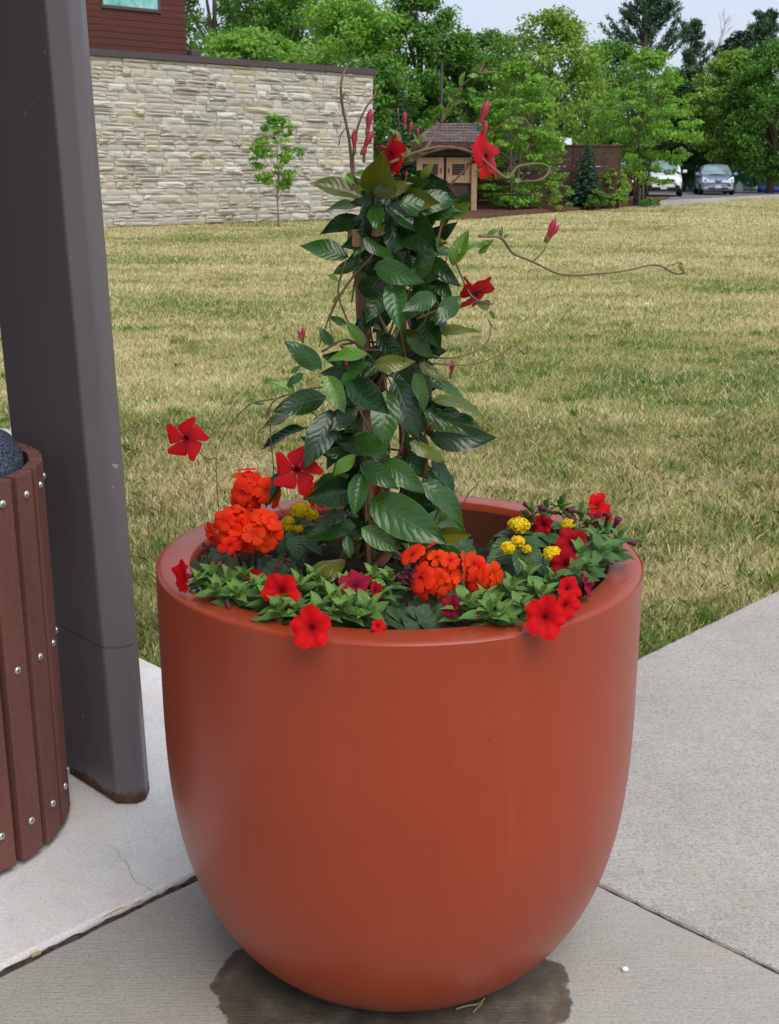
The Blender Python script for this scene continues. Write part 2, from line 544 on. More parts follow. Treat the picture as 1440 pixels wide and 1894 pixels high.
slab([(-7, -4.5), (JU - .003, -4.5), (JU - .003, JV - .015), (-7, JV - .015)], 0.0, M['concrete_near'], 1)
slab([(-7, JV), (JU, JV), (JU, 9), (-7, 9)], .009, M['concrete_left'], 2)
slab([(JU + .003, -4.5), (8, -4.5), (8, JV), (JU + .003, JV)], .003, M['concrete_right'], 3)
simple('crack_dark', (.34, .30, .25), .95, .1)
cpts = spline([on(px, py, .0095) for (px, py) in ((196, 1562), (214, 1570), (222, 1586), (236, 1598), (240, 1614), (251, 1630), (268, 1638), (284, 1650))], 4)
rc_ = random.Random(3); cv = []; 
for i, p in enumerate(cpts):
    w_ = .0004 + .0004 * rc_.random(); j = Vector((rc_.uniform(-.0015, .0015), rc_.uniform(-.0015, .0015), 0))
    cv += [p + j + Vector((-w_, -w_ * .4, 0)), p + j + Vector((w_, w_ * .4, 0))]
put('crack', mesh('crack', cv, [(2 * i, 2 * i + 1, 2 * i + 3, 2 * i + 2) for i in range(len(cpts) - 1)], False, M['crack_dark']), None, pav)
def joint_fill(p, q, w, top, seed):
    rr4 = random.Random(seed); d = (q - p); n_ = int(min(d.length, 6) / .02); d.normalize(); nn = Vector((-d.y, d.x, 0)); V = []
    for i in range(n_ + 1):
        c = p + d * (i * .02); h = top + rr4.uniform(-.004, .0025)
        V += [c - nn * w, c - nn * (w * rr4.uniform(.2, .6)) + Vector((0, 0, h)), c + nn * (w * rr4.uniform(.2, .8)) + Vector((0, 0, h)), c + nn * w]
        for k in (0, 3): V[-4 + k] = V[-4 + k] + Vector((0, 0, h - .003))
    put('joint_fill', mesh('joint_fill', V, [(4 * i + k, 4 * i + k + 4, 4 * i + k + 5, 4 * i + k + 1) for i in range(n_) for k in range(3)], False, M['joint_dirt']), None, pav)
joint_fill(uv(JU - .01, JV - .0070), uv(-4, JV - .0070), .0085, -.0015, 4)
joint_fill(uv(JU - .0005, JV - .01), uv(JU - .0005, -4), .0045, -.004, 6)
# far path seen between bin and column
simple('path_concrete', (.5, .49, .47), .85, .2, var=.1, scale=4)
MB().prism([(-8, 6.35), (-2.15, 6.35), (-2.15, 7.3), (-8, 7.3)], -.05, .004).build('path', M['path_concrete'], kind='structure')

# mulch bed, car park
mb = MB(); poly = []
for (px, py) in ((790, 406), (880, 403), (960, 397), (1060, 391), (1150, 386), (1225, 379), (1240, 374)):
    q = on(px, py, 0.03); poly.append((q.x, q.y))
poly += [(12.4, 56), (3.0, 60), (0.2, 52), (.2, 44)]
mbv = []; nP = len(poly)
cxm = sum(p[0] for p in poly) / nP; cym = sum(p[1] for p in poly) / nP
V = []; F = []
for ring, (s, z) in enumerate(((1.0, -.03), (.985, .06), (.93, .12), (.5, .14))):
    V += [(cxm + (p[0] - cxm) * s, cym + (p[1] - cym) * s, z + gz(p[1]) + .02 * rnd.uniform(-1, 1)) for p in poly]
for r_ in range(3):
    F += [(r_ * nP + i, r_ * nP + (i + 1) % nP, (r_ + 1) * nP + (i + 1) % nP, (r_ + 1) * nP + i) for i in range(nP)]
F.append(tuple(3 * nP + i for i in range(nP)))
put('mulch_bed', mesh('mulch_bed', V, F, False, M['mulch']), kind='structure')
z_lot = .213
lot = [(10.2, 49.5), (11.7, 51.5), (21.5, 65.5), (40, 82), (70, 95), (70, 118), (4, 118), (8, 62)]
MB().prism(lot, -.2, z_lot).build('car_park', M['asphalt'], kind='structure')
kp = [(10.0, 49.2), (11.75, 51.1), (21.6, 65.1), (40.2, 81.6), (70, 94.6)]
kb = MB()
for (p, q) in zip(kp[:-1], kp[1:]):
    dx, dy = q[0] - p[0], q[1] - p[1]; l_ = math.hypot(dx, dy); nxn, nyn = dy / l_ * .15, -dx / l_ * .15
    kb.prism([p, q, (q[0] + nxn, q[1] + nyn), (p[0] + nxn, p[1] + nyn)], -.2, z_lot + .10)
kb.build('kerb', M['kerb'], kind='structure')
# ------------------------------------------------------------------ stone building with siding storey
WA = on(172, 421, 0.0); WB = on(690, 402.5, 0.0)
wd_ = (WB - WA).normalized(); wl = (WB - WA).length        # along the wall
wn = Vector((wd_.y, -wd_.x, 0))                            # towards the viewer
WH = 4.42
EXT = 9.0                                                  # wall goes on to the left behind the column
WO = WA - wd_ * EXT
WL = wl + EXT


def wp(s, z, out=0.0):                                     # s metres along wall from its hidden left end
    return WO + wd_ * s + wn * out + Vector((0, 0, z))


a = NM('limestone', (.5, .46, .38), .9, .2)
info = a.n('ShaderNodeObjectInfo'); geo = a.n('ShaderNodeNewGeometry')
rr_ = a.math('FRACT', a.math('ADD', info.outputs['Random'], geo.outputs['Random Per Island']))
c = a.ramp(rr_, [(0, (.34, .315, .275)), (.2, (.52, .475, .39)), (.4, (.41, .37, .305)), (.58, (.68, .64, .56)), (.72, (.45, .42, .375)), (.86, (.55, .465, .30)), (1, (.37, .33, .27))])
p_ = a.pos()
c = a.mix(a.ramp(a.noise(p_, 5, 4, .65), [(.45, 0.0), (.75, .45)]), c, (.56, .48, .33))
c = a.mix(.35, c, a.ramp(a.noise(p_, 40, 3), [(.3, (.36, .33, .28)), (.7, (.72, .68, .6))]))
a.col(a.mix(.35, c, a.mix(1.0, c, (.93, .97, 1.06), 'MULTIPLY'))); a.bump(a.noise(p_, 35, 4, .7), .7, .02)
M['limestone'] = a.m
simple('mortar', (.24, .215, .175), .95, .1, var=.12, scale=20)

bld = put('stone_building', None, Matrix.Translation(wp(EXT, 0)), label='long pale stone building with dark cap and brown boarded upper storey', cat='building')
mb = MB()
def slabw(mb, s0, s1, z0, z1, o0, o1):
    P = [wp(s0, z0, o0), wp(s1, z0, o0), wp(s1, z0, o1), wp(s0, z0, o1), wp(s0, z1, o0), wp(s1, z1, o0), wp(s1, z1, o1), wp(s0, z1, o1)]
    return mb.add(P, [(0, 3, 2, 1), (4, 5, 6, 7), (0, 1, 5, 4), (1, 2, 6, 5), (2, 3, 7, 6), (3, 0, 4, 7)])
slabw(mb, 0, WL, -.2, WH, -7, -.03).build('wall', M['mortar'], bld)


def stone_variant(k):
    r = random.Random(100 + k); nx_, nz_ = 5, 4
    V = []; F = []
    for j in range(nz_):
        for i in range(nx_):
            ex = i in (0, nx_ - 1); ez = j in (0, nz_ - 1)
            dx = (i / (nx_ - 1) - .5) * (1 + r.uniform(-.012, .012)); dz = (j / (nz_ - 1) - .5) * (1 + r.uniform(-.02, .02))
            if ex or ez: d = r.uniform(.12, .55)
            else: d = r.uniform(.55, 1.15) * (1.0 if j > 1 else .85)
            V.append((dx, -d, dz))
    for j in range(nz_ - 1):
        for i in range(nx_ - 1):
            q = (j * nx_ + i, j * nx_ + i + 1, (j + 1) * nx_ + i + 1, (j + 1) * nx_ + i)
            F += [(q[0], q[1], q[2]), (q[0], q[2], q[3])] if r.random() < .5 else [(q[0], q[1], q[3]), (q[1], q[2], q[3])]
    b = len(V); rim = [i for i in range(nx_)] + [j * nx_ + nx_ - 1 for j in range(1, nz_)] + [(nz_ - 1) * nx_ + i for i in range(nx_ - 2, -1, -1)] + [j * nx_ for j in range(nz_ - 2, 0, -1)]
    for i in rim: V.append((V[i][0], .4, V[i][2]))
    m_ = len(rim)
    for i in range(m_):
        F.append((rim[i], b + i, b + (i + 1) % m_, rim[(i + 1) % m_]))
    return V, F


SV = [stone_variant(k) for k in range(18)]
SM = [mesh('stone', v, f, False, M['limestone']) for v, f in SV]
stones = []
r = random.Random(5)
z = 0.0
while z < WH - .02:
    h = r.choice((.13, .15, .17, .19, .22, .24)); h = min(h, WH - z)
    if WH - z - h < .1: h = WH - z
    s = -r.uniform(0, .4)
    while s < WL:
        l_ = r.choice((.22, .3, .36, .44, .52, .62, .74, .9)) * r.uniform(.9, 1.1)
        e = min(s + l_, WL)
        if WL - e < .12: e = WL
        s0 = max(s, 0)
        if e - s0 > .06:
            g = .011
            if h > .18 and r.random() < .38:
                k = r.uniform(.38, .62) * h
                stones.append((s0, e, z, z + k)); stones.append((s0, e, z + k, z + h))
            else:
                stones.append((s0, e, z, z + h))
        s = e
    z += h
vis = sorted([q for q in stones if q[1] > EXT - .1], key=lambda q: -(q[1] - q[0]) * (q[3] - q[2]))
big = set(vis[:300])
rest = MB()
for q in stones:
    s0, e, z0, z1 = q; g = .010
    w_, h_ = e - s0 - g, z1 - z0 - g
    dep = .03 + .10 * r.random() ** 2
    c0 = wp((s0 + e) / 2, (z0 + z1) / 2, -.012)
    Mx = Matrix(((wd_.x * w_, -wn.x * dep, 0, c0.x), (wd_.y * w_, -wn.y * dep, 0, c0.y), (0, 0, h_, c0.z), (0, 0, 0, 1)))
    k = r.randrange(18)
    if r.random() < .5: Mx = Mx @ Matrix.Diagonal((1, 1, 1, 1))
    if q in big: put('stone', SM[k], Mx, bld)
    else: rest.add([Mx @ Vector(p) for p in SV[k][0]], SV[k][1])
rest.build('stone', M['limestone'], bld, kind='stuff')
simple('cap_metal', (.075, .055, .06), .45, .4, var=.08)
mb = MB(); slabw(mb, -.1, WL + .06, WH + .002, WH + .17, -7.1, .10)
mb.build('wall_cap', M['cap_metal'], bld)
# conductor box on the roof edge beside the upper storey
simple('siding', (.105, .038, .031), .6, .3, var=.22, scale=3)
a = NM('siding', (.1, .04, .03), .8, .12)
p_ = a.coord('Object', scale=(1, 1, 14))
c = a.ramp(a.noise(p_, 2.5, 4), [(.3, (.088, .032, .026)), (.7, (.135, .052, .042))])
a.col(a.mix(a.math('MULTIPLY', a.orand(), .4), c, (.075, .028, .024))); a.bump(a.noise(p_, 6, 3), .2, .004)
M['siding'] = a.m
# upper storey, set back from the cap's edge
def s_at(px, out, z=4.5):                                  # where the line of sight through px meets the wall plane moved by out
    o = wp(0, 0, out); r_ = ray(px, 300); dx, dy = r_.x / r_.y, 1
    # solve o + wd*s = (dx*y, y)
    det = wd_.x * (-1) - (-dx) * wd_.y
    A = np.array([[wd_.x, -dx], [wd_.y, -1]]); sol = np.linalg.solve(A, np.array([-o.x, -o.y]))
    return float(sol[0])
UO = -.35
us1 = s_at(352, UO); uz0, uz1 = WH + .172, WH + 3.6
mb = MB(); slabw(mb, .4, us1, uz0, uz1, -6.5, UO); 
stor = mb.build('upper_storey', M['siding'], bld)
bh = .165
win = (s_at(203, UO), s_at(309, UO), at(250, 17, wp(s_at(250, UO), 0, UO).y).z)
zz = uz0 + .004
while zz < uz1:
    z1 = min(zz + bh - .012, uz1)
    segs = [(.35, us1 + .02)]
    if z1 > win[2] and zz < win[2] + 1.5: segs = [(.35, win[0]), (win[1], us1 + .02)]
    for (s0, s1) in segs:
        m2 = MB(); slabw(m2, s0, s1, zz, z1, UO + .002, UO + .026)
        m2.build('board', M['siding'], stor)
    # return boards on the end wall
    m2 = MB(); slabw(m2, us1 + .002, us1 + .022, zz, z1, UO - 6, UO + .0); m2.build('board', M['siding'], stor)
    zz += bh
simple('window_frame', (.07, .055, .055), .45, .4)
a = NM('window_glass', (.10, .30, .30), .06, .8)
p_ = a.coord('Object', scale=(1, 1, .6), rot=(.5, .2, .3))
a.col(a.ramp(a.noise(p_, 3.2, 4, .6), [(.35, (.10, .34, .32)), (.55, (.24, .55, .52)), (.7, (.42, .68, .64))]))  # mottled teal paints the pane's reflections into its colour
M['window_glass'] = a.m
wz = win[2]
win_o = MB(); slabw(win_o, win[0] + .06, win[1] - .06, wz + .06, wz + 1.44, UO - .02, UO + .012)
wo_ = win_o.build('window', M['window_glass'], bld)
fr = MB()
slabw(fr, win[0], win[1], wz - .02, wz + .06, UO - .02, UO + .05); slabw(fr, win[0], win[1], wz + 1.44, wz + 1.5, UO - .02, UO + .05)
slabw(fr, win[0], win[0] + .06, wz + .06, wz + 1.44, UO - .02, UO + .05); slabw(fr, win[1] - .06, win[1], wz + .06, wz + 1.44, UO - .02, UO + .05)
fr.build('frame', M['window_frame'], wo_)
mb = MB(); slabw(mb, us1 + .05, us1 + .38, WH + .172, WH + .36, -.5, -.12); mb.build('roof_drain_box', M['cap_metal'], bld, bevel=.03)

# ------------------------------------------------------------------ unseen canopy and wall, added above and left to shade the column
simple('soffit', (.05, .04, .038), .7, .3)
can = thing('shade_canopy', uv(1.1, 2.6, 3.3), 'dark flat canopy added out of view to shade the steel column', 'canopy')
mb = MB().prism([uv(*q) for q in ((-3.2, .8), (1.0, .8), (1.0, 8.5), (-3.2, 8.5))], 3.3, 3.62); mb.build('roof', M['soffit'], can)
MB().prism([uv(*q) for q in ((.9, 2.40), (1.55, 2.40), (1.55, 2.75), (.9, 2.75))], 3.302, 3.55).build('beam', M['soffit'], can)
shade_w = thing('shade_wall', uv(.2, 4, 0), 'dark wall added out of view to shade the steel column', 'wall')  # unseen wall, added to keep the column's wide face dark
MB().prism([uv(*q) for q in ((-.15, 2.3), (.2, 2.3), (.2, 8.4), (-.15, 8.4))], .0105, 3.299).build('wall', M['siding'], shade_w)

# ------------------------------------------------------------------ steel column
a = NM('column_paint', (.09, .08, .085), .42, .5)
p_ = a.pos(); o = a.sep(p_)
c = a.ramp(a.noise(a.pos(scale=(1, 1, .25)), 4, 4, .6), [(.3, (.128, .110, .119)), (.7, (.156, .136, .145))])
edge = a.math('ADD', o[2], a.math('MULTIPLY', a.math('SUBTRACT', a.noise(p_, 26, 4, .65), .5), -.075))
rust = a.ramp(edge, [(.028, 1.0), (.046, 0.0)])
rc = a.ramp(a.noise(p_, 60, 4), [(.3, (.035, .018, .012)), (.6, (.11, .045, .022)), (.8, (.2, .085, .035))])
spots = a.ramp(a.noise(p_, 55, 2, .7), [(.735, 0.0), (.75, .7)])
low = a.ramp(o[2], [(.02, 1.0), (.3, .12)])
c = a.mix(a.math('MULTIPLY', spots, low), c, (.09, .04, .022))
chips = a.ramp(a.noise(p_, 38, 1, .4), [(.79, 0.0), (.80, .5)])
c = a.mix(chips, c, (.45, .42, .41))
# weld line where a base section was joined on
seam = a.math('ABSOLUTE', a.math('SUBTRACT', o[2], a.math('ADD', .428, a.math('MULTIPLY', a.noise(p_, 9, 2), .012))))
c = a.mix(a.ramp(seam, [(.0, .8), (.004, 0.0)]), c, (.055, .035, .028))
c = a.mix(rust, c, rc)
a.col(c)
a.rough(a.math('ADD', .40, a.math('MULTIPLY', rust, .5)))
a.bump(a.noise(a.pos(scale=(1, 1, .3)), 14, 3), .12, .01)
M['column_paint'] = a.m


def rrect(u0, u1, v0, v1, r_, n=6):
    out = []
    for (cu, cv, a0) in ((u1 - r_, v1 - r_, 0), (u0 + r_, v1 - r_, PI / 2), (u0 + r_, v0 + r_, PI), (u1 - r_, v0 + r_, 1.5 * PI)):
        for k in range(n + 1):
            t = a0 + PI / 2 * k / n; out.append((cu + r_ * math.cos(t), cv + r_ * math.sin(t)))
    return out


# wide face looks at the added shade wall (-u), narrow face looks at -v
cq = [uv(*q) for q in rrect(1.432, 1.532, 2.365, 2.785, .036, 1)]
col = MB().prism(cq, .011, 3.298).build('steel_column', M['column_paint'], label='tall dark grey steel column with rusty foot beside the waste bin', cat='column')
for v_ in col.data.vertices:                              # the column rakes slightly outwards
    v_.co.x -= .0185 * v_.co.z
bv_ = col.modifiers.new('bevel', 'BEVEL'); bv_.width = .006; bv_.segments = 3; bv_.limit_method = 'ANGLE'
scr = MB()
c0 = uv(1.444, 2.372, 0)
simple('bare_steel', (.5, .47, .46), .5, .5)
q0 = at(176, 965, 2.70); q1 = at(179, 996, 2.70)

# ------------------------------------------------------------------ waste bin with slats
BC = Vector((-1.10, 2.60, .009)); BR = .304
a = NM('slat', (.10, .042, .034), .65, .35)
p_ = a.pos()
c = a.ramp(a.noise(a.pos(scale=(1, 1, .2)), 12, 4), [(.3, (.14, .052, .040)), (.7, (.195, .076, .058))])
c = a.mix(a.ramp(a.noise(p_, 90, 3, .7), [(.5, 0.0), (.75, .45)]), c, (.22, .12, .10))
a.col(c); a.bump(a.noise(p_, 220, 2), .5, .0015)
M['slat'] = a.m
a = NM('lid_plastic', (.03, .035, .05), .5, .4)
p_ = a.coord('Object')
a.col(a.ramp(a.noise(p_, 210, 2, .8), [(.42, (.012, .016, .026)), (.52, (.045, .06, .09)), (.62, (.17, .20, .26))])); a.bump(a.noise(p_, 150, 2), .2, .002)
M['lid_plastic'] = a.m
simple('bolt_steel', (.62, .60, .58), .3, .5, .9)
binn = thing('waste_bin', BC, 'round waste bin with dark red-brown slats and speckled lid', 'waste bin')
NS = 24
sl = MB().box((0, 0, .46), (.064, .030, .885)).mesh('slat', M['slat'])
bolt = MB().lathe([(.0, .0065), (.0045, .006), (.0082, .0038), (.0095, .001), (.0095, -.002), (0, -.002)], 12).mesh('bolt', M['bolt_steel'], True)
for k in range(NS):
    th = 2 * PI * (k + .18) / NS
    Rm = Matrix.Translation(BC) @ Matrix.Rotation(th + PI / 2, 4, 'Z') @ Matrix.Translation((0, -BR + .002, 0))
    o_ = put('slat', sl, Rm, binn)
    b = o_.modifiers.new('bevel', 'BEVEL'); b.width = .003; b.segments = 2
    for zb in (.855, .475, .105):
        put('bolt', bolt, Rm @ Matrix.Translation((0, -.0155, zb)) @ Matrix.Rotation(PI / 2, 4, 'X'), o_)
MB().lathe([(.0, .03), (.255, .03), (.262, .05), (.262, .86), (.255, .85), (.25, .84)], 48, BC).build('liner', M['black_plastic'], binn, True)
for zb in (.1, .47, .85):
    MB().lathe([(.270, zb - .02), (.283, zb - .02), (.283, zb + .02), (.270, zb + .02), (.270, zb - .02)], 48, BC).build('band', M['dark_metal'], binn, True)
MB().lathe([(.10, .965), (.17, .973), (.225, .966), (.256, .948), (.274, .92), (.278, .88), (.272, .86)], 64, BC).build('lid', M['lid_plastic'], binn, True)
MB().lathe([(.10, .965), (.094, .955), (.09, .80), (.0, .80)], 48, BC).build('lid_opening', M['black_plastic'], binn, True)
# ------------------------------------------------------------------ trees
foliage('leaf_bright', (0.0918, 0.2219, 0.0231), (0.2538, 0.4794, 0.0577), .32)
foliage('leaf_mid', (0.0486, 0.1360, 0.0205), (0.1458, 0.3220, 0.0449), .30)
foliage('leaf_yellow', (0.1080, 0.2075, 0.0256), (0.2916, 0.4651, 0.0706), .32)
foliage('leaf_dark', (0.0216, 0.0687, 0.0180), (0.0648, 0.1503, 0.0385), .22)
foliage('leaf_blue', (0.0281, 0.0859, 0.0487), (0.0918, 0.2075, 0.1219), .12)
foliage('leaf_pine', (0.0324, 0.0830, 0.0385), (0.0918, 0.1789, 0.0898), .12)
foliage('leaf_black', (0.0130, 0.0372, 0.0231), (0.0378, 0.0830, 0.0513), .1)


def quads_at(P, N, T, ln, wd):
    """diamond leaves at P with normals N, long axes near T"""
    T = T - N * (T * N).sum(1, keepdims=True)
    T /= np.linalg.norm(T, axis=1, keepdims=True) + 1e-9
    B = np.cross(N, T)
    ln = ln[:, None] * .5; wd = wd[:, None] * .5
    return np.stack([P - T * ln, P + B * wd - T * ln * .15, P + T * ln, P - B * wd - T * ln * .15], 1)


def sph(n):
    v = rng.normal(size=(n, 3)); return v / np.linalg.norm(v, axis=1, keepdims=True)


def crown_mesh(name, C, R, per, size, m, flat=.65, up=.7, spread=.42):
    n = len(C) * per
    ci = np.repeat(np.arange(len(C)), per)
    off = sph(n) * (rng.random((n, 1)) ** .45) * R[ci][:, None]
    off[:, 2] *= flat
    P = C[ci] + off
    cen = C.mean(0)
    outw = (P - cen); outw /= np.linalg.norm(outw, axis=1, keepdims=True) + 1e-6
    N = sph(n) * .9 + outw * .35 + np.array([0, 0, up]); N /= np.linalg.norm(N, axis=1, keepdims=True)
    T = sph(n) + outw * .5 - np.array([0, 0, .25])
    ln = size * rng.uniform(.7, 1.35, n); wd = ln * rng.uniform(.45, .65, n)
    tc_ = rng.beta(2, 2, len(C))
    tint = np.clip(tc_[ci] * .6 + rng.random(n) * .45 - .02, 0, 1)
    return npmesh(name, quads_at(P, N, T, ln, wd), 4, m, col=tint)


PROF = {'oval': lambda h: np.sqrt(np.clip(1 - (2 * h - 1) ** 2, 0, 1)) * (1.08 - .25 * h),
        'egg': lambda h: np.clip(np.sin(np.pi * np.clip(h * .86 + .12, 0, 1)) ** .75, 0, 1),
        'spire': lambda h: np.clip(1.05 - h, .04, 1) ** .75 * np.clip(h * 6 + .3, 0, 1),
        'dome': lambda h: np.sqrt(np.clip(1 - h ** 2.2, 0, 1))}


def broadleaf(label, px, Y, top, hw, bottom, m, nc=110, per=60, size=.17, prof='oval', seed=0, base_py=None, trunk_r=None, flat=.65, bark='bark', stems=1, group=None, name='tree', cr=None, lean=0.0, depth=1.0):
    rs = np.random.default_rng(seed + 1000)
    zt = at(px, top, Y).z; zb = at(px, bottom, Y).z; Rw = hw * Y / FPX
    bx = at(px, 330, Y).x; z0 = gz(Y) + (.1 if Y < 56 and bx > 0 and bx < 12 else 0)
    base = Vector((bx, Y, z0 - .05))
    per = int(per * 1.45); t = thing(name, base, label, 'tree' if name != 'shrub' else 'shrub', group)
    h = rs.random(nc) ** .92; ang = rs.uniform(0, 2 * PI, nc)
    rad = PROF[prof](h) * Rw * np.sqrt(rs.uniform(.08, 1, nc)) * (.72 + .62 * vnoise(ang * 1.3 + seed, h * 5, seed))
    C = np.stack([bx + lean * h * Rw + rad * np.cos(ang), Y + rad * np.sin(ang) * depth, zb + (zt - zb) * h], 1)
    cr_ = cr if cr else .17 * Rw + .16
    R = cr_ * rs.uniform(.6, 1.35, nc)
    put('crown', crown_mesh('crown', C, R, per, size, M[m], flat), None, t)
    tr = trunk_r or max(.035, .028 * (zt - z0))
    H = zt - z0
    tm = MB()
    for s in range(stems):
        ox, oy = ((s - (stems - 1) / 2) * tr * 2.6, rs.uniform(-.2, .2)) if stems > 1 else (0, 0)
        dx, dy = (ox * 3.5, oy * 2) if stems > 1 else (rs.uniform(-.1, .1) * Rw, rs.uniform(-.1, .1) * Rw)
        pts = [base + Vector((ox + dx * k ** 1.3 + rs.uniform(-.02, .02) * H * .3, oy + dy * k, H * .86 * k)) for k in np.linspace(0, 1, 7)]
        tm.tube(pts, [tr * (1.15 if k == 0 else 1) * (1 - .85 * k / 6) for k in range(7)], 8)
        for q in rs.choice(nc, min(nc, 14), replace=False):
            tgt = Vector(C[q]); k = min(.82, max(.18, (tgt.z - z0) / H * .72)) * 6; i = int(k)
            st = pts[i].lerp(pts[min(i + 1, 6)], k - i); mid = st.lerp(tgt, .5) + Vector((0, 0, .06 * H * .3))
            tm.tube(spline([st, mid, tgt], 3), [tr * .42, tr * .36, tr * .3, tr * .22, tr * .16, tr * .12, tr * .08], 5, False)
    put('trunk', tm.mesh('trunk', M[bark], True), None, t)
    return t


def spruce(label, px, Y, top, hw, bottom, m, seed=0, rows=26, name='spruce_tree', dens=1.0, size=.16):
    rs = np.random.default_rng(seed)
    zt = at(px, top, Y).z; zb = at(px, bottom, Y).z; Rw = hw * Y / FPX; bx = at(px, 330, Y).x; z0 = gz(Y)
    t = thing(name, (bx, Y, z0 - .05), label, 'tree')
    P, N, T, tint = [], [], [], []
    tm = MB(); tm.tube([(bx, Y, z0 - .05), (bx, Y, z0 + (zt - z0) * .5), (bx, Y, zt)], [.05 + Rw * .05, .03 + Rw * .03, .008], 8)
    for i in range(rows):
        h = i / (rows - 1) ; z = zb + (zt - zb) * h
        R = Rw * (1 - h) ** .82 + .03
        nb = max(5, int(11 * (1 - h) + 4))
        for b in range(nb):
            a_ = 2 * PI * (b + rs.random()) / nb; rb = R * rs.uniform(.72, 1.12)
            d = np.array([math.cos(a_), math.sin(a_), 0]); lift = .12 if h > .6 else -.12
            tb = rs.random() * .5
            n = int(max(4, rb / size * 9 * dens))
            s = rs.random(n) ** .6
            side = np.array([-d[1], d[0], 0])
            p = np.array([bx, Y, z]) + d * (s * rb)[:, None] + np.array([0, 0, 1.]) * (lift * s * s * rb + rs.normal(0, .018, n))[:, None] + side * (rs.uniform(-1, 1, n) * (1.05 - s) * rb * .32)[:, None]
            P.append(p); N.append(sph(n) * .6 + np.array([0, 0, 1])); T.append(d + side * rs.uniform(-.9, .9, n)[:, None] + np.array([0, 0, .15]))
            tint.append(np.clip(tb + rs.random(n) * .45 + .12 * s, 0, 1))
    P = np.concatenate(P); N = np.concatenate(N); T = np.concatenate(T); N /= np.linalg.norm(N, axis=1, keepdims=True)
    n = len(P); ln = size * rs.uniform(.8, 1.3, n)
    put('crown', npmesh('crown', quads_at(P, N, T, ln, ln * .34), 4, M[m], col=np.concatenate(tint)), None, t)
    put('trunk', tm.mesh('trunk', M['bark'], True), None, t)
    return t


def pine(label, px, Y, top, hw, bottom, m, seed=0, nb=46, lean=0.0):
    """white pine: up-swept limbs ending in brushes of long needles, sky between them"""
    rs = np.random.default_rng(seed)
    zt = at(px, top, Y).z; zb = at(px, bottom, Y).z; Rw = hw * Y / FPX; bx = at(px, 330, Y).x; z0 = gz(Y)
    t = thing('pine_tree', (bx, Y, z0 - .05), label, 'tree')
    tm = MB(); tm.tube([(bx, Y, z0 - .05), (bx + lean * .5, Y, zb), (bx + lean, Y, zt - .3)], [.28, .2, .03], 8)
    P, N, T, tint = [], [], [], []
    for b in range(nb):
        h = rs.random() ** .8; a_ = rs.uniform(0, 2 * PI)
        R = Rw * (1 - h * .72) * rs.uniform(.55, 1.1)
        d = np.array([math.cos(a_), math.sin(a_) * .8, 0]); z = zb + (zt - zb) * h * .86
        o0 = np.array([bx + lean * h, Y, z]); tipz = R * rs.uniform(.35, .75) + .1
        path = [o0 + d * R * k + np.array([0, 0, tipz * k ** 1.7]) for k in (0, .35, .7, 1)]
        tm.tube([Vector(q) for q in path], [.06, .045, .03, .012], 5, False)
        n = 190; k = .3 + .74 * rs.random(n) ** .7
        p = o0 + d * (R * k)[:, None] + np.array([0, 0, 1.]) * (tipz * k ** 1.7)[:, None] + rs.normal(0, 1, (n, 3)) * np.array([.16, .16, .13]) * (1.25 - .55 * k)[:, None]
        P.append(p); N.append(sph(n)); T.append(d * .8 + np.array([0, 0, .9]) + rs.normal(0, .45, (n, 3)))
        tint.append(np.clip(rs.random() * .5 + rs.random(n) * .5, 0, 1))
    P = np.concatenate(P); N = np.concatenate(N); N /= np.linalg.norm(N, axis=1, keepdims=True); T = np.concatenate(T)
    n = len(P); ln = .30 * rs.uniform(.7, 1.3, n)
    put('crown', npmesh('crown', quads_at(P, N, T, ln, ln * .28), 4, M[m], col=np.concatenate(tint)), None, t)
    put('trunk', tm.mesh('trunk', M['bark'], True), None, t)
    return t


broadleaf('slim young tree planted in front of the stone wall', 512, 34.7, 213, 47, 350, 'leaf_bright', nc=88, per=20, size=.115, prof='egg', seed=5, trunk_r=.03, flat=.35, bark='pale_bark', name='young_tree', cr=.17)
broadleaf('bright yellow-green tree just behind the stone wall cap', 470, 50, 66, 118, 200, 'leaf_bright', nc=150, per=70, size=.19, prof='oval', seed=8)
broadleaf('airy grey-green tree rising behind the brown upper storey', 400, 74, -90, 125, 150, 'leaf_mid', nc=150, per=70, size=.24, seed=9, flat=.5)
broadleaf('tall grey-green tree high above the middle of the stone wall', 545, 78, -60, 125, 140, 'leaf_mid', nc=190, per=70, size=.24, seed=10)
broadleaf('full mid-green tree above the right end of the stone wall', 645, 62, -12, 118, 260, 'leaf_bright', nc=200, per=75, size=.2, seed=12)
broadleaf('tall mid-green tree with its top against the sky gap, behind the vine', 775, 64, -22, 100, 250, 'leaf_mid', nc=210, per=75, size=.2, prof='egg', seed=14)
broadleaf('dark leafy tree beside the end of the stone wall', 705, 56, 110, 84, 400, 'leaf_mid', nc=170, per=70, size=.19, seed=16)
broadleaf('dark tree standing behind the shed roof', 845, 62, 72, 85, 390, 'leaf_mid', nc=170, per=70, size=.2, seed=18)
broadleaf('tall yellow-green tree behind the fence with open sky above', 1010, 64, 28, 112, 300, 'leaf_yellow', nc=190, per=70, size=.2, prof='oval', seed=20)
broadleaf('mid-green tree between shed and tall yellow-green tree', 900, 68, 62, 80, 300, 'leaf_mid', nc=140, per=70, size=.2, seed=22)
broadleaf('light green layered tree standing in mulch beside the shed', 952, 45.2, 118, 84, 380, 'leaf_bright', nc=190, per=46, size=.135, prof='egg', seed=24, flat=.32, bark='pale_bark', stems=2, trunk_r=.06, cr=.36)
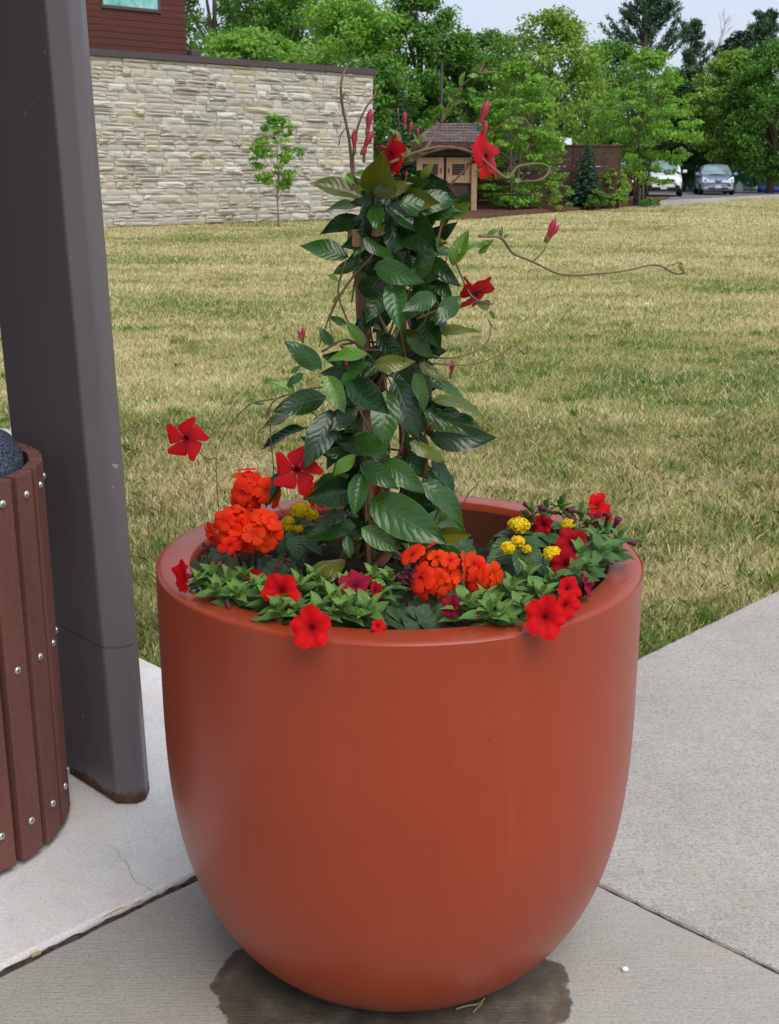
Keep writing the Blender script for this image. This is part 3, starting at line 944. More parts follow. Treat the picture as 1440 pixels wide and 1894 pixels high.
broadleaf('light green many-stemmed tree in front of the white car', 1186, 50.5, 92, 92, 338, 'leaf_bright', nc=190, per=44, size=.14, prof='egg', seed=26, flat=.4, bark='bark', stems=4, trunk_r=.05, cr=.38)
broadleaf('mid-green tree behind the brown fence under the pines', 1120, 70, 84, 90, 300, 'leaf_mid', nc=150, per=70, size=.21, seed=28)
broadleaf('dark tree in the gap above the white car', 1262, 76, 128, 70, 330, 'leaf_dark', nc=150, per=70, size=.22, seed=30)
broadleaf('rounded yellow-green tree above the grey-blue car', 1345, 72, 98, 74, 300, 'leaf_yellow', nc=160, per=70, size=.2, seed=32)
broadleaf('broad mid-green tree at the right edge above the green mesh fence', 1425, 70, 82, 92, 325, 'leaf_mid', nc=210, per=75, size=.2, seed=34)
broadleaf('dark green tree filling the shade behind the grey-blue car', 1330, 82, 150, 110, 345, 'leaf_dark', nc=230, per=70, size=.22, seed=36, prof='dome')
broadleaf('green tree beyond the right edge of the car park', 1540, 74, 70, 100, 330, 'leaf_mid', nc=150, per=70, size=.2, seed=38)
pine('tall white pine with up-swept limbs, highest against the sky', 1180, 88, -32, 95, 130, 'leaf_pine', 5, nb=60)
pine('thin ragged pine beside the bare dead tree', 1262, 90, 32, 42, 140, 'leaf_pine', 7, nb=24)
pine('dusky pine against the sky at the right', 1392, 92, 16, 55, 130, 'leaf_pine', 9, nb=44)
broadleaf('blackish dense evergreen below the dusky pine', 1352, 90, 64, 48, 150, 'leaf_black', nc=90, per=80, size=.24, seed=40, prof='dome')
spruce('blue-green spruce partly hidden by the vine beside the shed', 745, 47.5, 166, 52, 398, 'leaf_blue', 3)
spruce('small blue spruce in front of the brown fence', 1085, 46.8, 263, 36, 374, 'leaf_blue', 4, rows=22, size=.12, dens=1.25)
broadleaf('yellow-green rounded shrub beside the small blue spruce', 1133, 47.6, 312, 30, 376, 'leaf_yellow', nc=60, per=60, size=.085, seed=42, prof='dome', name='shrub', cr=.17)
broadleaf('low dark green shrub at the foot of the yellow-green shrub', 1105, 46.2, 352, 22, 380, 'leaf_mid', nc=30, per=60, size=.08, seed=43, prof='dome', name='shrub', cr=.14)
broadleaf('sparse bronze-green shrub between shed and blue spruce', 1012, 45.0, 328, 42, 384, 'leaf_yellow', nc=46, per=30, size=.085, seed=44, prof='dome', name='shrub', cr=.17)
broadleaf('flat dark groundcover clump at the tip of the mulch bed', 1206, 49.0, 368, 20, 378, 'leaf_mid', nc=24, per=50, size=.07, seed=45, prof='dome', name='shrub', cr=.11)
# bare tree
bt = at(1290, 330, 91); base = Vector((bt.x, 91, .25))
tt = thing('bare_tree', base, 'leafless dead tree with fine pale twigs against the sky', 'tree')
tm = MB(); rs_ = random.Random(4)
def limb(p, d, ln, r_, lev):
    e = p + d * ln
    tm.tube(spline([p, p.lerp(e, .5) + Vector((rs_.uniform(-.1, .1), 0, rs_.uniform(-.05, .1))) * ln * .4, e], 3), [r_ * (1 - .09 * k) for k in range(7)], 5, False)
    if lev:
        for k in range(3 if lev > 1 else 4):
            dd = (d + Vector((rs_.uniform(-.7, .7), rs_.uniform(-.5, .5), rs_.uniform(.0, .5)))).normalized()
            limb(p.lerp(e, rs_.uniform(.45, 1)), dd, ln * rs_.uniform(.45, .7), r_ * .5, lev - 1)
limb(base, Vector((.0, 0, 1)), 7.2, .13, 0)
for k in range(5):
    limb(base + Vector((0, 0, 6.2 + k * .22)), Vector((rs_.uniform(-.5, .4), rs_.uniform(-.3, .3), 1)).normalized(), 2.6, .07, 3)
put('trunk', tm.mesh('trunk', M['pale_bark'], True), None, tt)
# undergrowth that closes the view under the far trees
C = np.stack([rng.uniform(-95, 120, 1700), rng.uniform(97, 114, 1700), rng.uniform(0, 1, 1700) ** 1.2 * 7.5 + .3], 1)
put('far_woods', crown_mesh('far_woods', C, rng.uniform(.9, 1.9, 1700), 40, .55, M['leaf_dark'], .8), label='dark mass of woodland undergrowth beyond the car park', cat='woods', kind='stuff')

# ------------------------------------------------------------------ shed with panelled doors
simple('tan_wood', (.40, .25, .155), .7, .3, var=.12, scale=5)
simple('brown_wood', (.075, .042, .033), .75, .25, var=.25, scale=4)
simple('dark_louvre', (.03, .022, .02), .6, .3)
a = NM('shingle', (.14, .105, .095), .9, .2)
bt_ = a.n('ShaderNodeTexBrick'); a.l(a.coord('Object', scale=(1, 1, 1)), bt_.inputs['Vector'])
bt_.inputs['Scale'].default_value = 1; bt_.inputs['Brick Width'].default_value = .3; bt_.inputs['Row Height'].default_value = .14
bt_.inputs['Mortar Size'].default_value = .012
bt_.inputs['Color1'].default_value = (.19, .145, .135, 1); bt_.inputs['Color2'].default_value = (.11, .083, .077, 1); bt_.inputs['Mortar'].default_value = (.04, .032, .03, 1)
a.col(bt_.outputs[0])
M['shingle'] = a.m
SY = 44.0
def sp(px, py): return at(px, py, SY)
sx0, sx1 = sp(768, 300).x, sp(884, 300).x
ez = sp(800, 264).z; rz = sp(800, 226).z; zb_ = .1
shed = thing('shed', ((sx0 + sx1) / 2, SY, zb_), 'brown shed with hipped shingle roof and tan double doors', 'shed')
MB().box(((sx0 + sx1) / 2, SY + 1.6, (zb_ + ez) / 2), (sx1 - sx0 - .5, 2.6, ez - zb_)).build('wall', M['brown_wood'], shed)
# roof: courses of shingles, each course its own thin strip
rx0, rx1 = sx0 - .18, sx1 + .12; ry0, ry1 = SY - .35, SY + 3.4
ins = .95
P = [(rx0, ry0, ez), (rx1, ry0, ez), (rx1, ry1, ez), (rx0, ry1, ez), (rx0 + ins, ry0 + 1.5, rz), (rx1 - .1, ry0 + 1.5, rz), (rx1 - .1, ry1 - 1.5, rz), (rx0 + ins, ry1 - 1.5, rz)]
rf = put('roof', mesh('roof', P, [(0, 1, 5, 4), (1, 2, 6, 5), (2, 3, 7, 6), (3, 0, 4, 7), (4, 5, 6, 7), (0, 3, 2, 1)], False, M['brown_wood']), None, shed)
nC = 7
for k in range(nC):
    t0, t1 = k / nC, (k + 1.12) / nC; t1 = min(t1, 1)
    w0 = lambda t: (rx0 + ins * t, rx1 - .1 * t, ry0 + 1.5 * t, ez + (rz - ez) * t)
    A = w0(t0); B = w0(t1); x = A[0]
    rr2 = random.Random(k)
    while x < A[1] - .02:
        x2 = min(x + rr2.uniform(.26, .36), A[1])
        if A[1] - x2 < .1: x2 = A[1]
        f0, f1 = (x - A[0]) / (A[1] - A[0]), (x2 - A[0]) / (A[1] - A[0])
        xb0, xb1 = B[0] + (B[1] - B[0]) * f0, B[0] + (B[1] - B[0]) * f1
        lift = .035 + rr2.uniform(0, .012)
        V = [(x, A[2], A[3] + .004), (x2 - .008, A[2], A[3] + .004), (xb1 - .008, B[2], B[3] + .006), (xb0, B[2], B[3] + .006), (x, A[2] - .01, A[3] + lift), (x2 - .008, A[2] - .01, A[3] + lift), (xb1 - .008, B[2], B[3] + .014), (xb0, B[2], B[3] + .014)]
        put('shingle', mesh('shingle', V, [(0, 3, 2, 1), (4, 5, 6, 7), (0, 1, 5, 4), (1, 2, 6, 5), (2, 3, 7, 6), (3, 0, 4, 7)], False, M['shingle']), None, rf)
        x = x2
MB().box(((rx0 + rx1) / 2, ry0 + .03, ez - .1), (rx1 - rx0, .05, .2)).build('fascia', M['brown_wood'], shed)
MB().box(((sx0 + sx1) / 2, SY + .10, sp(800, 280).z), (sx1 - sx0 - .1, .16, .3)).build('lintel', M['dark_louvre'], shed)
for (p0, p1) in ((770, 821), (825, 871)):
    xa, xb = sp(p0, 300).x, sp(p1, 300).x; zt_, zl = sp(800, 291).z, sp(800, 339).z
    d_ = MB().box(((xa + xb) / 2, SY + .16, (zt_ + zl) / 2), (xb - xa, .06, zt_ - zl)).build('door', M['tan_wood'], shed)
    mb = MB(); w_ = xb - xa; h_ = zt_ - zl
    for (cx_, cz_, ww, hh) in ((xa + .11, (zt_ + zl) / 2, .2, h_), (xb - .11, (zt_ + zl) / 2, .2, h_), ((xa + xb) / 2, zt_ - .12, w_ - .42, .22), ((xa + xb) / 2, zl + .14, w_ - .42, .26)):
        mb.box((cx_, SY + .105, cz_), (ww, .05, hh))
    mb.build('door_frame', M['tan_wood'], d_, bevel=.012)
    for k in range(5):
        MB().box(((xa + xb) / 2, SY + .118, zl + .27 + (k + .5) * (h_ - .5) / 5), (w_ - .44, .02, (h_ - .5) / 5 - .02), Matrix.Identity(4)).build('louvre', M['dark_louvre'], d_)
    MB().box((xb - .1 if p0 < 800 else xa + .1, SY + .06, (zt_ + zl) / 2), (.04, .05, .16)).build('handle', M['dark_metal'], d_)
MB().box((sp(846, 0 + 300).x - .3, SY + .19, (sp(800, 340).z + .1) / 2), (sx1 - sx0 - .3, .08, sp(800, 341).z - .1)).build('lower_panel', M['brown_wood'], shed)
xpst = sp(877, 300).x
MB().box((xpst, SY + .02, (ez - .2 + .05) / 2), (.2, .2, ez - .25)).build('post', M['tan_wood'], shed, bevel=.015)

# ------------------------------------------------------------------ brown board fence behind the planting bed
FY = 46.2 + 1.2
fx0, fx1 = at(884, 300, FY).x, at(1146, 300, FY).x
ftop = at(1100, 270, FY).z
fen = thing('board_fence', ((fx0 + fx1) / 2, FY, .1), 'tall dark brown board fence behind the planting bed', 'fence')
npan = 3; nb_ = 9; bhh = (ftop - .15) / nb_
for i in range(npan):
    xa = fx0 + (fx1 - fx0) * i / npan; xb = fx0 + (fx1 - fx0) * (i + 1) / npan
    for k in range(nb_):
        MB().box(((xa + xb) / 2, FY + rnd.uniform(-.006, .006), .15 + (k + .5) * bhh), (xb - xa - .02, .03, bhh - .018)).build('board', M['brown_wood'], fen)
for i in range(npan + 1):
    MB().box((fx0 + (fx1 - fx0) * i / npan, FY + .08, (ftop + .1) / 2), (.12, .12, ftop - .02)).build('post', M['brown_wood'], fen)
MB().box(((fx0 + fx1) / 2, FY + .03, ftop + .025), (fx1 - fx0 + .2, .2, .045)).build('cap_rail', M['brown_wood'], fen)
# pale tilted panel above the fence
simple('pale_metal', (.55, .60, .66), .35, .5, .2, var=.06)
pn = at(1042, 261, 47.9)
pan = thing('rooflight', (pn.x, 47.9, .1), 'pale tilted metal panel showing above the brown fence', 'panel')
Mt = Matrix.Translation(pn) @ Matrix.Rotation(.16, 4, 'Y') @ Matrix.Rotation(.55, 4, 'X')
put('panel', MB().box((0, 0, 0), (.62, .5, .05)).mesh('panel', M['pale_metal']), Mt, pan)
MB().tube([(pn.x, 47.95, .1), (pn.x, 47.95, pn.z - .02)], .04, 8).build('pole', M['dark_metal'], pan)
lp = at(817, 104, 57)
lpo = thing('light_pole', (lp.x, 57, .2), 'thin black light pole standing among the dark trees behind the shed', 'light pole')
MB().tube([(lp.x, 57, .2), (lp.x, 57, 3.5), (lp.x, 57, lp.z)], [.075, .065, .055], 10).build('pole', M['dark_metal'], lpo, True)
MB().box((lp.x, 56.75, lp.z + .03), (.2, .55, .07)).build('lamp_head', M['dark_metal'], lpo, bevel=.02)

# ------------------------------------------------------------------ green mesh fence, tarp, sack
simple('green_mesh', (.02, .12, .09), .7, .3, var=.2)
simple('blue_tarp', (.02, .07, .36), .5, .4, var=.15)
simple('white_sack', (.6, .6, .58), .7, .3)
def meshfence(pa, pb, Y, label):
    x0, x1 = at(pa, 330, Y).x, at(pb, 330, Y).x; zt_ = at(pa, 314, Y).z; z0 = z_lot + .01
    f_ = thing('mesh_fence', ((x0 + x1) / 2, Y, z0), label, 'fence')
    k = max(2, int((x1 - x0) / 1.6))
    for i in range(k + 1):
        MB().tube([(x0 + (x1 - x0) * i / k, Y, z0), (x0 + (x1 - x0) * i / k, Y, zt_ + .06)], .03, 6).build('post', M['green_mesh'], f_)
    mb = MB(); nz_ = 22; nn = int((x1 - x0) / .055)
    for i in range(nn): mb.box((x0 + (x1 - x0) * (i + .5) / nn, Y, (z0 + zt_) / 2 + .05), (.022, .012, zt_ - z0 - .1))
    for i in range(nz_): mb.box(((x0 + x1) / 2, Y + .014, z0 + .08 + (zt_ - z0 - .1) * i / (nz_ - 1)), (x1 - x0, .012, .022))
    mb.build('netting', M['green_mesh'], f_, kind='stuff')
    return x0, x1
meshfence(1284, 1392, 74, 'green mesh fence behind the grey-blue car')
meshfence(1404, 1500, 74, 'green mesh fence with blue roll at the right edge')
def roll(pa, pb, Y, label, r_=.16):
    x0, x1 = at(pa, 330, Y).x, at(pb, 330, Y).x; n = 14; mb = MB()
    mb.tube([(x0 + (x1 - x0) * i / n, Y + .03 * math.sin(i * 1.7), z_lot + r_ * .8 + .02 * math.sin(i * 2.3)) for i in range(n + 1)], [r_ * (.85 + .2 * abs(math.sin(i * 1.3))) for i in range(n + 1)], 8)
    mb.build('tarp_roll', M['blue_tarp'], smooth=True, label=label, cat='tarp')
roll(1404, 1500, 73.2, 'blue rolled tarp along the mesh fence at the right edge', .19)
roll(1283, 1299, 73.2, 'short blue rolled tarp between the white and grey-blue cars', .17)
sk = on(1368, 346, z_lot)
MB().lathe([(0, 0), (.2, 0), (.26, .08), (.25, .28), (.18, .48), (.09, .6), (.03, .66), (0, .67)], 12, (at(1368, 330, 71).x, 71, z_lot + .002)).build('sack', M['white_sack'], smooth=True, label='white sack standing by the mesh fence right of the grey-blue car', cat='sack')

# ------------------------------------------------------------------ cars


def paint(name, c, rough=.22):
    a = NM(name, c, rough, .5); a.set('Coat Weight', .6); a.set('Coat Roughness', .08)
    a.col(a.mix(a.ramp(a.noise(a.coord('Object'), 3, 3), [(.3, 0.0), (.8, .08)]), c, tuple(x * .8 for x in c)))
    M[name] = a.m
paint('paint_white', (.74, .75, .75)); paint('paint_blue', (.20, .24, .34)); paint('paint_red', (.30, .03, .035))
a = NM('car_glass', (.16, .22, .24), .05, .8); a.set('Coat Weight', .5); a.col(a.ramp(a.noise(a.coord('Object'), 1.5, 2), [(.3, (.10, .15, .16)), (.7, (.22, .30, .32))])); M['car_glass'] = a.m
a = NM('lamp_glass', (.75, .78, .82), .1, .8); a.col(a.ramp(a.noise(a.coord('Object'), 14, 2), [(.35, (.35, .38, .42)), (.6, (.85, .88, .9))])); M['lamp_glass'] = a.m
simple('plate', (.6, .58, .58), .5, .4); simple('tail_lamp', (.4, .02, .02), .25, .5)


def car(name, label, cat, loc, yaw, Lc, Wc, Hc, belt, hood, mt, suv=False, group=None):
    """nose along local -Y. hood: height of bonnet; belt: window-sill height"""
    root = put(name, None, Matrix.Translation(loc) @ Matrix.Rotation(yaw, 4, 'Z'), None, label, cat, group)
    W0 = WM[root.name]
    def p_(nm, mb, m, par=root, smooth=False, sub=0, bevel=0):
        me_ = mb.mesh(nm, M[m], smooth); o = put(nm, me_, W0, par)
        if bevel:
            b = o.modifiers.new('b', 'BEVEL'); b.width = bevel; b.segments = 2; b.limit_method = 'ANGLE'
        if sub:
            s = o.modifiers.new('s', 'SUBSURF'); s.levels = sub; s.render_levels = sub
        return o
    w = Wc / 2; f = -Lc / 2; gb = .22 if suv else .17
    cowl = f + Lc * (.27 if suv else .22)
    # body rings: y, half width, sill bottom, shoulder height, top height
    st = [(f, w * .70, gb + .12, hood * .62, hood * .66), (f + .07, w * .86, gb + .02, hood * .78, hood * .84), (f + .35, w * .965, gb, hood * .88, hood * .96), (cowl, w, gb, belt * .94, belt * 1.0),
          (f + Lc * .55, w, gb, belt, belt + .01), (f + Lc * .8, w, gb, belt + .02, belt + .04), (f + Lc * .95, w * .95, gb + .03, belt, belt + .03), (f + Lc, w * .82, gb + .16, belt * .92, belt * .95)]
    V = []; F = []
    for (y, ww, zb, zs, zt_) in st:
        half = [(ww * .80, zb), (ww * .99, zb + .10), (ww * 1.0, zb + (zs - zb) * .55), (ww * .965, zs), (ww * .80, zt_ - .01), (ww * .4, zt_ + .012)]
        ring = [(x, y, z) for x, z in half] + [(-x, y, z) for x, z in reversed(half)]
        V += ring
    n = 12
    for i in range(len(st) - 1):
        F += [(i * n + j, i * n + (j + 1) % n, (i + 1) * n + (j + 1) % n, (i + 1) * n + j) for j in range(n)]
    F.append(tuple(range(n))); F.append(tuple(reversed([(len(st) - 1) * n + j for j in range(n)])))
    p_('body', MB().add(V, F), mt, smooth=True, sub=2)
    # cabin
    rf = f + Lc * (.43 if suv else .44); rr = f + Lc * (.90 if suv else .80); rb = f + Lc * .965
    wt = w * .74; wb_ = w * .93
    cabst = [(cowl - .05, wb_ * .93, belt - .03, belt), (cowl + (rf - cowl) * .5, wb_ * .97, belt - .03, belt + (Hc - belt) * .58), (rf, wb_, belt - .03, Hc - .035), (rf + (rr - rf) * .5, wb_, belt - .03, Hc), (rr, wb_ * .97, belt - .03, Hc - .04), (rb, wb_ * .9, belt - .03, belt + .06)]
    V = []; F = []
    for (y, wbk, z0_, zt_) in cabst:
        fr_ = max(0.0, (zt_ - belt) / (Hc - belt)); wtop = wbk + (wt - wbk) * fr_
        half = [(wbk, z0_), (wbk * .5 + wtop * .5 + .02, z0_ + (zt_ - z0_) * .55), (wtop, zt_ - .03 * fr_ - .004), (wtop * .55, zt_ + .03 * fr_)]
        V += [(x, y, z) for x, z in half] + [(-x, y, z) for x, z in reversed(half)]
    n = 8
    for i in range(len(cabst) - 1):
        F += [(i * n + j, i * n + j + 1, (i + 1) * n + j + 1, (i + 1) * n + j) for j in range(n - 1)]
    F.append(tuple(range(n))); F.append(tuple(reversed([(len(cabst) - 1) * n + j for j in range(n)])))
    p_('cabin', MB().add(V, F), mt, smooth=True, sub=2)
    # windscreen and windows float just proud of the cabin
    def wtop_at(zt_, wbk): return wbk + (wt - wbk) * max(0, (zt_ - belt) / (Hc - belt))
    mb = MB(); rows = 6; V = []; F = []
    for i in range(rows + 1):
        t = .06 + .86 * i / rows; y = cowl - .05 + (rf - cowl + .05) * t; zt_ = belt + (Hc - belt) * (1 - (1 - t) ** 1.25) * .985
        hwid = (wb_ * .93 + (wt - wb_ * .93) * t) * .91
        for k in range(7):
            s = k / 3 - 1; V.append((s * hwid, y - .045 + .07 * s * s, zt_ + .035 - .05 * s * s))
    for i in range(rows):
        F += [(i * 7 + k, i * 7 + k + 1, (i + 1) * 7 + k + 1, (i + 1) * 7 + k) for k in range(6)]
    p_('windscreen', mb.add(V, F), 'car_glass', smooth=True)
    for s in (-1, 1):
        for (y0, y1) in ((cowl + .35, f + Lc * .55), (f + Lc * .565, rr - .05)):
            zt_ = Hc - .13; tb_ = belt + .05
            q = [(s * (wb_ + .012), y0, tb_), (s * (wb_ + .012), y1, tb_), (s * (wt + .045), y1 - .05, zt_), (s * (wt + .045), max(y0 + .15, rf + .08), zt_)]
            q2 = [(x - s * .02, y, z) for x, y, z in q]
            p_('side_window', MB().add(q + q2, [(0, 1, 2, 3), (7, 6, 5, 4), (0, 4, 5, 1), (1, 5, 6, 2), (2, 6, 7, 3), (3, 7, 4, 0)]), 'car_glass')
    # face
    hz = hood * (.80 if suv else .83)
    for s in (-1, 1):
        q = [(s * w * .93, f + .34, hz + .05), (s * w * .52, f + .03, hz - .0), (s * w * .55, f + .02, hz - .13), (s * w * .93, f + .17, hz - .15)]
        if not suv: q = [(s * w * .90, f + .52, hz + .16), (s * w * .55, f + .12, hz + .03), (s * w * .60, f + .03, hz - .14), (s * w * .91, f + .17, hz - .12)]
        q2 = [(x, y + .16, z) for x, y, z in q]; q = [(x, y - .05, z + .01) for x, y, z in q]
        p_('headlight', MB().add(q + q2, [(0, 1, 2, 3), (7, 6, 5, 4), (0, 4, 5, 1), (1, 5, 6, 2), (2, 6, 7, 3), (3, 7, 4, 0)]), 'lamp_glass', bevel=.02)
        p_('mirror', MB().box((s * (w + .10), cowl + .30, belt + .08), (.20, .12, .15)), mt, bevel=.04)
        for yw in (f + .84, f + Lc - .84):
            rw = .36 if suv else .315
            T_ = MB(); prof = [(rw * .62, -.10), (rw * .95, -.11), (rw, -.07), (rw, .07), (rw * .95, .11), (rw * .62, .10)]
            T_.lathe(prof, 24); me_ = T_.mesh('tyre', M['rubber'], True)
            Mw = W0 @ Matrix.Translation((s * (w - .095), yw, rw)) @ Matrix.Rotation(PI / 2, 4, 'Y')
            wh = put('wheel', me_, Mw, root)
            rm = MB().lathe([(0, .085 * s), (rw * .2, .09 * s), (rw * .6, .07 * s), (rw * .64, .095 * s), (rw * .64, -.09 * s)], 20).mesh('rim', M['alloy'], True)
            put('rim', rm, Mw, wh)
    p_('bumper', MB().box((0, f + .10, gb + .16), (Wc * .88, .26, .20)), 'black_plastic' if suv else mt, bevel=.07)
    if suv:
        g_ = p_('grille', MB().box((0, f + .045, hz - .04), (w * 1.06, .10, .13)), 'black_plastic', bevel=.02)
        p_('grille_bar', MB().box((0, f - .015, hz + .0), (w * 1.0, .03, .035)), 'alloy', g_, bevel=.01)
        for s in (-1, 1): p_('fog_lamp', MB().box((s * w * .72, f + .02, gb + .27), (.20, .12, .13)), 'black_plastic', bevel=.03)
        p_('number_plate', MB().box((0, f - .045, gb + .22), (.31, .015, .16)), 'plate')
    else:
        p_('intake', MB().box((0, f - .02, gb + .17), (w * 1.15, .05, .10)), 'black_plastic', bevel=.03)
        p_('charge_port', MB().box((0, f + .015, hz - .02), (.34, .10, .16)), mt, bevel=.04)
        p_('badge', MB().lathe([(0, .012), (.05, .01), (.06, 0)], 16, (0, 0, 0)), 'alloy').matrix_basis = W0 @ Matrix.Translation((0, f - .04, hz - .03)) @ Matrix.Rotation(PI / 2, 4, 'X')
        p_('number_plate', MB().box((0, f - .055, gb + .26), (.31, .015, .16)), 'plate')
    return root


q = at(1245, 330, 61.5); car('parked_car', 'white sport utility car parked half behind the many-stemmed tree', 'car', (q.x, 61.5 + 2.2, z_lot + .002), -.20, 4.55, 1.83, 1.72, 1.12, 1.02, 'paint_white', True, 'parked cars beyond the lawn')
q = at(1341, 330, 65); car('parked_car', 'grey-blue hatchback parked facing the lawn', 'car', (q.x, 65 + 2.2, z_lot + .002), -.15, 4.4, 1.77, 1.55, .98, .93, 'paint_blue', False, 'parked cars beyond the lawn')
q = at(1158, 330, 59.5); car('parked_car', 'dark red car mostly hidden behind shrubs', 'car', (q.x, 59.5 + 2.2, z_lot + .002), -.1, 4.6, 1.82, 1.68, 1.08, 1.0, 'paint_red', True, 'parked cars beyond the lawn')
# ------------------------------------------------------------------ planter
PR, PH = .457, .8396
a = NM('planter_clay', (.30, .075, .032), .48, .45)
p_ = a.pos()
c = a.ramp(a.noise(p_, 3.5, 4, .6), [(.3, (.285, .038, .0110)), (.7, (.322, .044, .0132))])
c = a.mix(a.ramp(a.noise(p_, 120, 2, .6), [(.70, 0.0), (.78, .35)]), c, (.45, .2, .12))
o_z = a.sep(p_)[2]
dirt = a.math('ADD', o_z, a.math('MULTIPLY', a.noise(p_, 11, 4), .16))
st_ = a.noise(a.pos(scale=(1, 1, .07)), 16, 4, .65)
c = a.mix(a.ramp(st_, [(.52, 0.0), (.74, .12)]), c, (.36, .12, .07))
c = a.mix(a.ramp(a.noise(a.pos(scale=(1, 1, .5)), 42, 3, .7), [(.66, 0.0), (.76, .25)]), c, (.16, .045, .022))
c = a.mix(a.ramp(dirt, [(.06, .75), (.19, 0.0)]), c, (.13, .045, .025))
a.col(c)
a.rough(a.ramp(a.noise(p_, 6, 4), [(.3, .34), (.7, .43)])); a.bump(a.noise(p_, 300, 2), .06, .001)
a.set('Specular IOR Level', .3); a.set('Coat Weight', .32); a.set('Coat Roughness', .3); M['planter_clay'] = a.m
prof = [(.0, .004), (.17, .004), (.19, .006)]
Ht_ = .212; A_, B_, r0_ = 1.739, 3.053, .196
for k in range(0, 41):
    z = (PH - .012) * (k / 40) ** 1.35 + .008
    s = max(0.0, min(1.0, (PH - Ht_ - z) / (PH - Ht_)))
    prof.append((r0_ + (PR - r0_) * max(0, 1 - s ** B_) ** (1 / A_), z))
prof += [(PR - .0015, PH - .006), (PR - .005, PH - .0015), (PR - .011, PH), (.400, PH), (.395, PH - .001), (.392, PH - .006), (.3905, PH - .016)]
planter = MB().lathe(prof, 160, POT).build('planter', M['planter_clay'], smooth=True, label='large round terracotta coloured planter standing on the paving', cat='planter')
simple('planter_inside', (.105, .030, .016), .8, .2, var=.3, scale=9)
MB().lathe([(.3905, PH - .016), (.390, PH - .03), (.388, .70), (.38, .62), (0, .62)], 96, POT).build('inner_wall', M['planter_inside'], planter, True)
es = planter.modifiers.new('es', 'EDGE_SPLIT'); es.split_angle = math.radians(45)
simple('soil', (.022, .016, .012), .98, .1, var=.6, scale=40, bump=1.0, bscale=70)
V = []; F = []; n = 48
for k in range(14):
    r_ = .387 * k / 13
    V += [(POT.x + r_ * math.cos(2 * PI * j / n), POT.y + r_ * math.sin(2 * PI * j / n), .752 + .012 * rnd.uniform(-1, 1) + .02 * (1 - k / 13)) for j in range(n)]
for k in range(13):
    F += [(k * n + j, k * n + (j + 1) % n, (k + 1) * n + (j + 1) % n, (k + 1) * n + j) for j in range(n)]
put('soil', mesh('soil', V, F, True, M['soil']), label='dark potting soil inside the planter', cat='soil', kind='stuff')

# ------------------------------------------------------------------ leaf and flower shapes


def st_attr(me, st):
    at_ = me.color_attributes.new('st', 'FLOAT_COLOR', 'POINT')
    at_.data.foreach_set('color', np.array([(s[0], s[1], s[2] if len(s) > 2 else 0, 1) for s in st], dtype=np.float32).ravel())


def leaf_mesh(name, m, width=.46, fold=.10, droop=.25, wave=.03, nt=10, ns=6, tip=1.25, seed=0, serr=0.0, side=0.0):
    r_ = random.Random(seed); V = []; F = []; st = []
    ph = r_.uniform(0, 6)
    for i in range(nt + 1):
        t = i / nt
        w_ = width * .5 * (math.sin(PI * min(1, t ** .86)) ** .72) * (1 - .28 * t ** 3) if 0 < t < 1 else 0
        if t >= 1: w_ = .002
        if t > .86: w_ = w_ * (1 - (t - .86) / .14 * .35)
        for j in range(ns + 1):
            s = j / ns * 2 - 1
            k = 1 + (serr * (1 if i % 2 else -1) if abs(s) > .95 else 0)
            zz = fold * abs(s) * w_ * 2.2 - droop * t * t + wave * math.sin(t * 9 + ph + (1.5 if s > 0 else 0)) * abs(s) ** 2 + .02 * math.sin(t * PI)
            V.append((s * w_ * k + side * t * t, t, zz)); st.append((abs(s), t, j / ns))
    for i in range(nt):
        F += [(i * (ns + 1) + j, i * (ns + 1) + j + 1, (i + 1) * (ns + 1) + j + 1, (i + 1) * (ns + 1) + j) for j in range(ns)]
    me_ = mesh(name, V, F, True, m); st_attr(me_, st)
    return me_


def leaf_mat(name, gloss, veins, vein_light, trans, slope=2.0, bumpv=.6, back=(.10, .13, .05)):
    a = NM(name, (.05, .1, .03), gloss, .5)
    q = a.sep(a.attr('st')); s, t = q[0], q[1]
    oc = a.ocol()
    nzv = a.math('MULTIPLY', a.noise(a.coord('Object'), 5, 2), 1.5)
    ph = a.math('ADD', nzv, a.math('SUBTRACT', a.math('MULTIPLY', t, veins), a.math('MULTIPLY', s, slope)))
    saw = a.math('ABSOLUTE', a.math('SUBTRACT', a.math('FRACT', ph), .5))       # 0 at a vein, .5 between
    line = a.ramp(saw, [(.0, 1.0), (.09, 0.0)])
    mid = a.ramp(s, [(.02, 1.0), (.07, 0.0)])
    nz = a.noise(a.coord('Object'), 7, 3)
    c = a.mix(a.ramp(nz, [(.3, 0.0), (.75, .35)]), oc, a.mix(1.0, oc, (1.6, 1.35, .9), 'MULTIPLY'))
    light = a.mix(1.0, a.mix(1.0, oc, (1.8, 1.7, 1.6), 'MULTIPLY'), (.035, .05, .02), 'ADD')
    c = a.mix(a.math('MULTIPLY', line, vein_light * .5), c, light)
    c = a.mix(a.math('MULTIPLY', mid, min(1, vein_light * 1.2)), c, light)
    edge = a.ramp(s, [(.93, 0.0), (1.0, .5)])
    c = a.mix(edge, c, light)
    geo = a.n('ShaderNodeNewGeometry')
    under = a.mix(.55, a.mix(1.0, oc, (1.5, 1.5, 1.2), 'MULTIPLY'), back)
    c = a.mix(geo.outputs['Backfacing'], c, under)
    a.col(c)
    a.bump(a.math('ADD', a.ramp(a.math('MULTIPLY', saw, 2.0), [(.0, 0.0), (.35, .55), (1.0, 1.0)]), a.math('MULTIPLY', mid, -.8)), bumpv, .004)
    a.translucent(a.mix(1.0, c, (1.6, 1.7, .8), 'MULTIPLY'), trans)
    M[name] = a.m
    return a.m


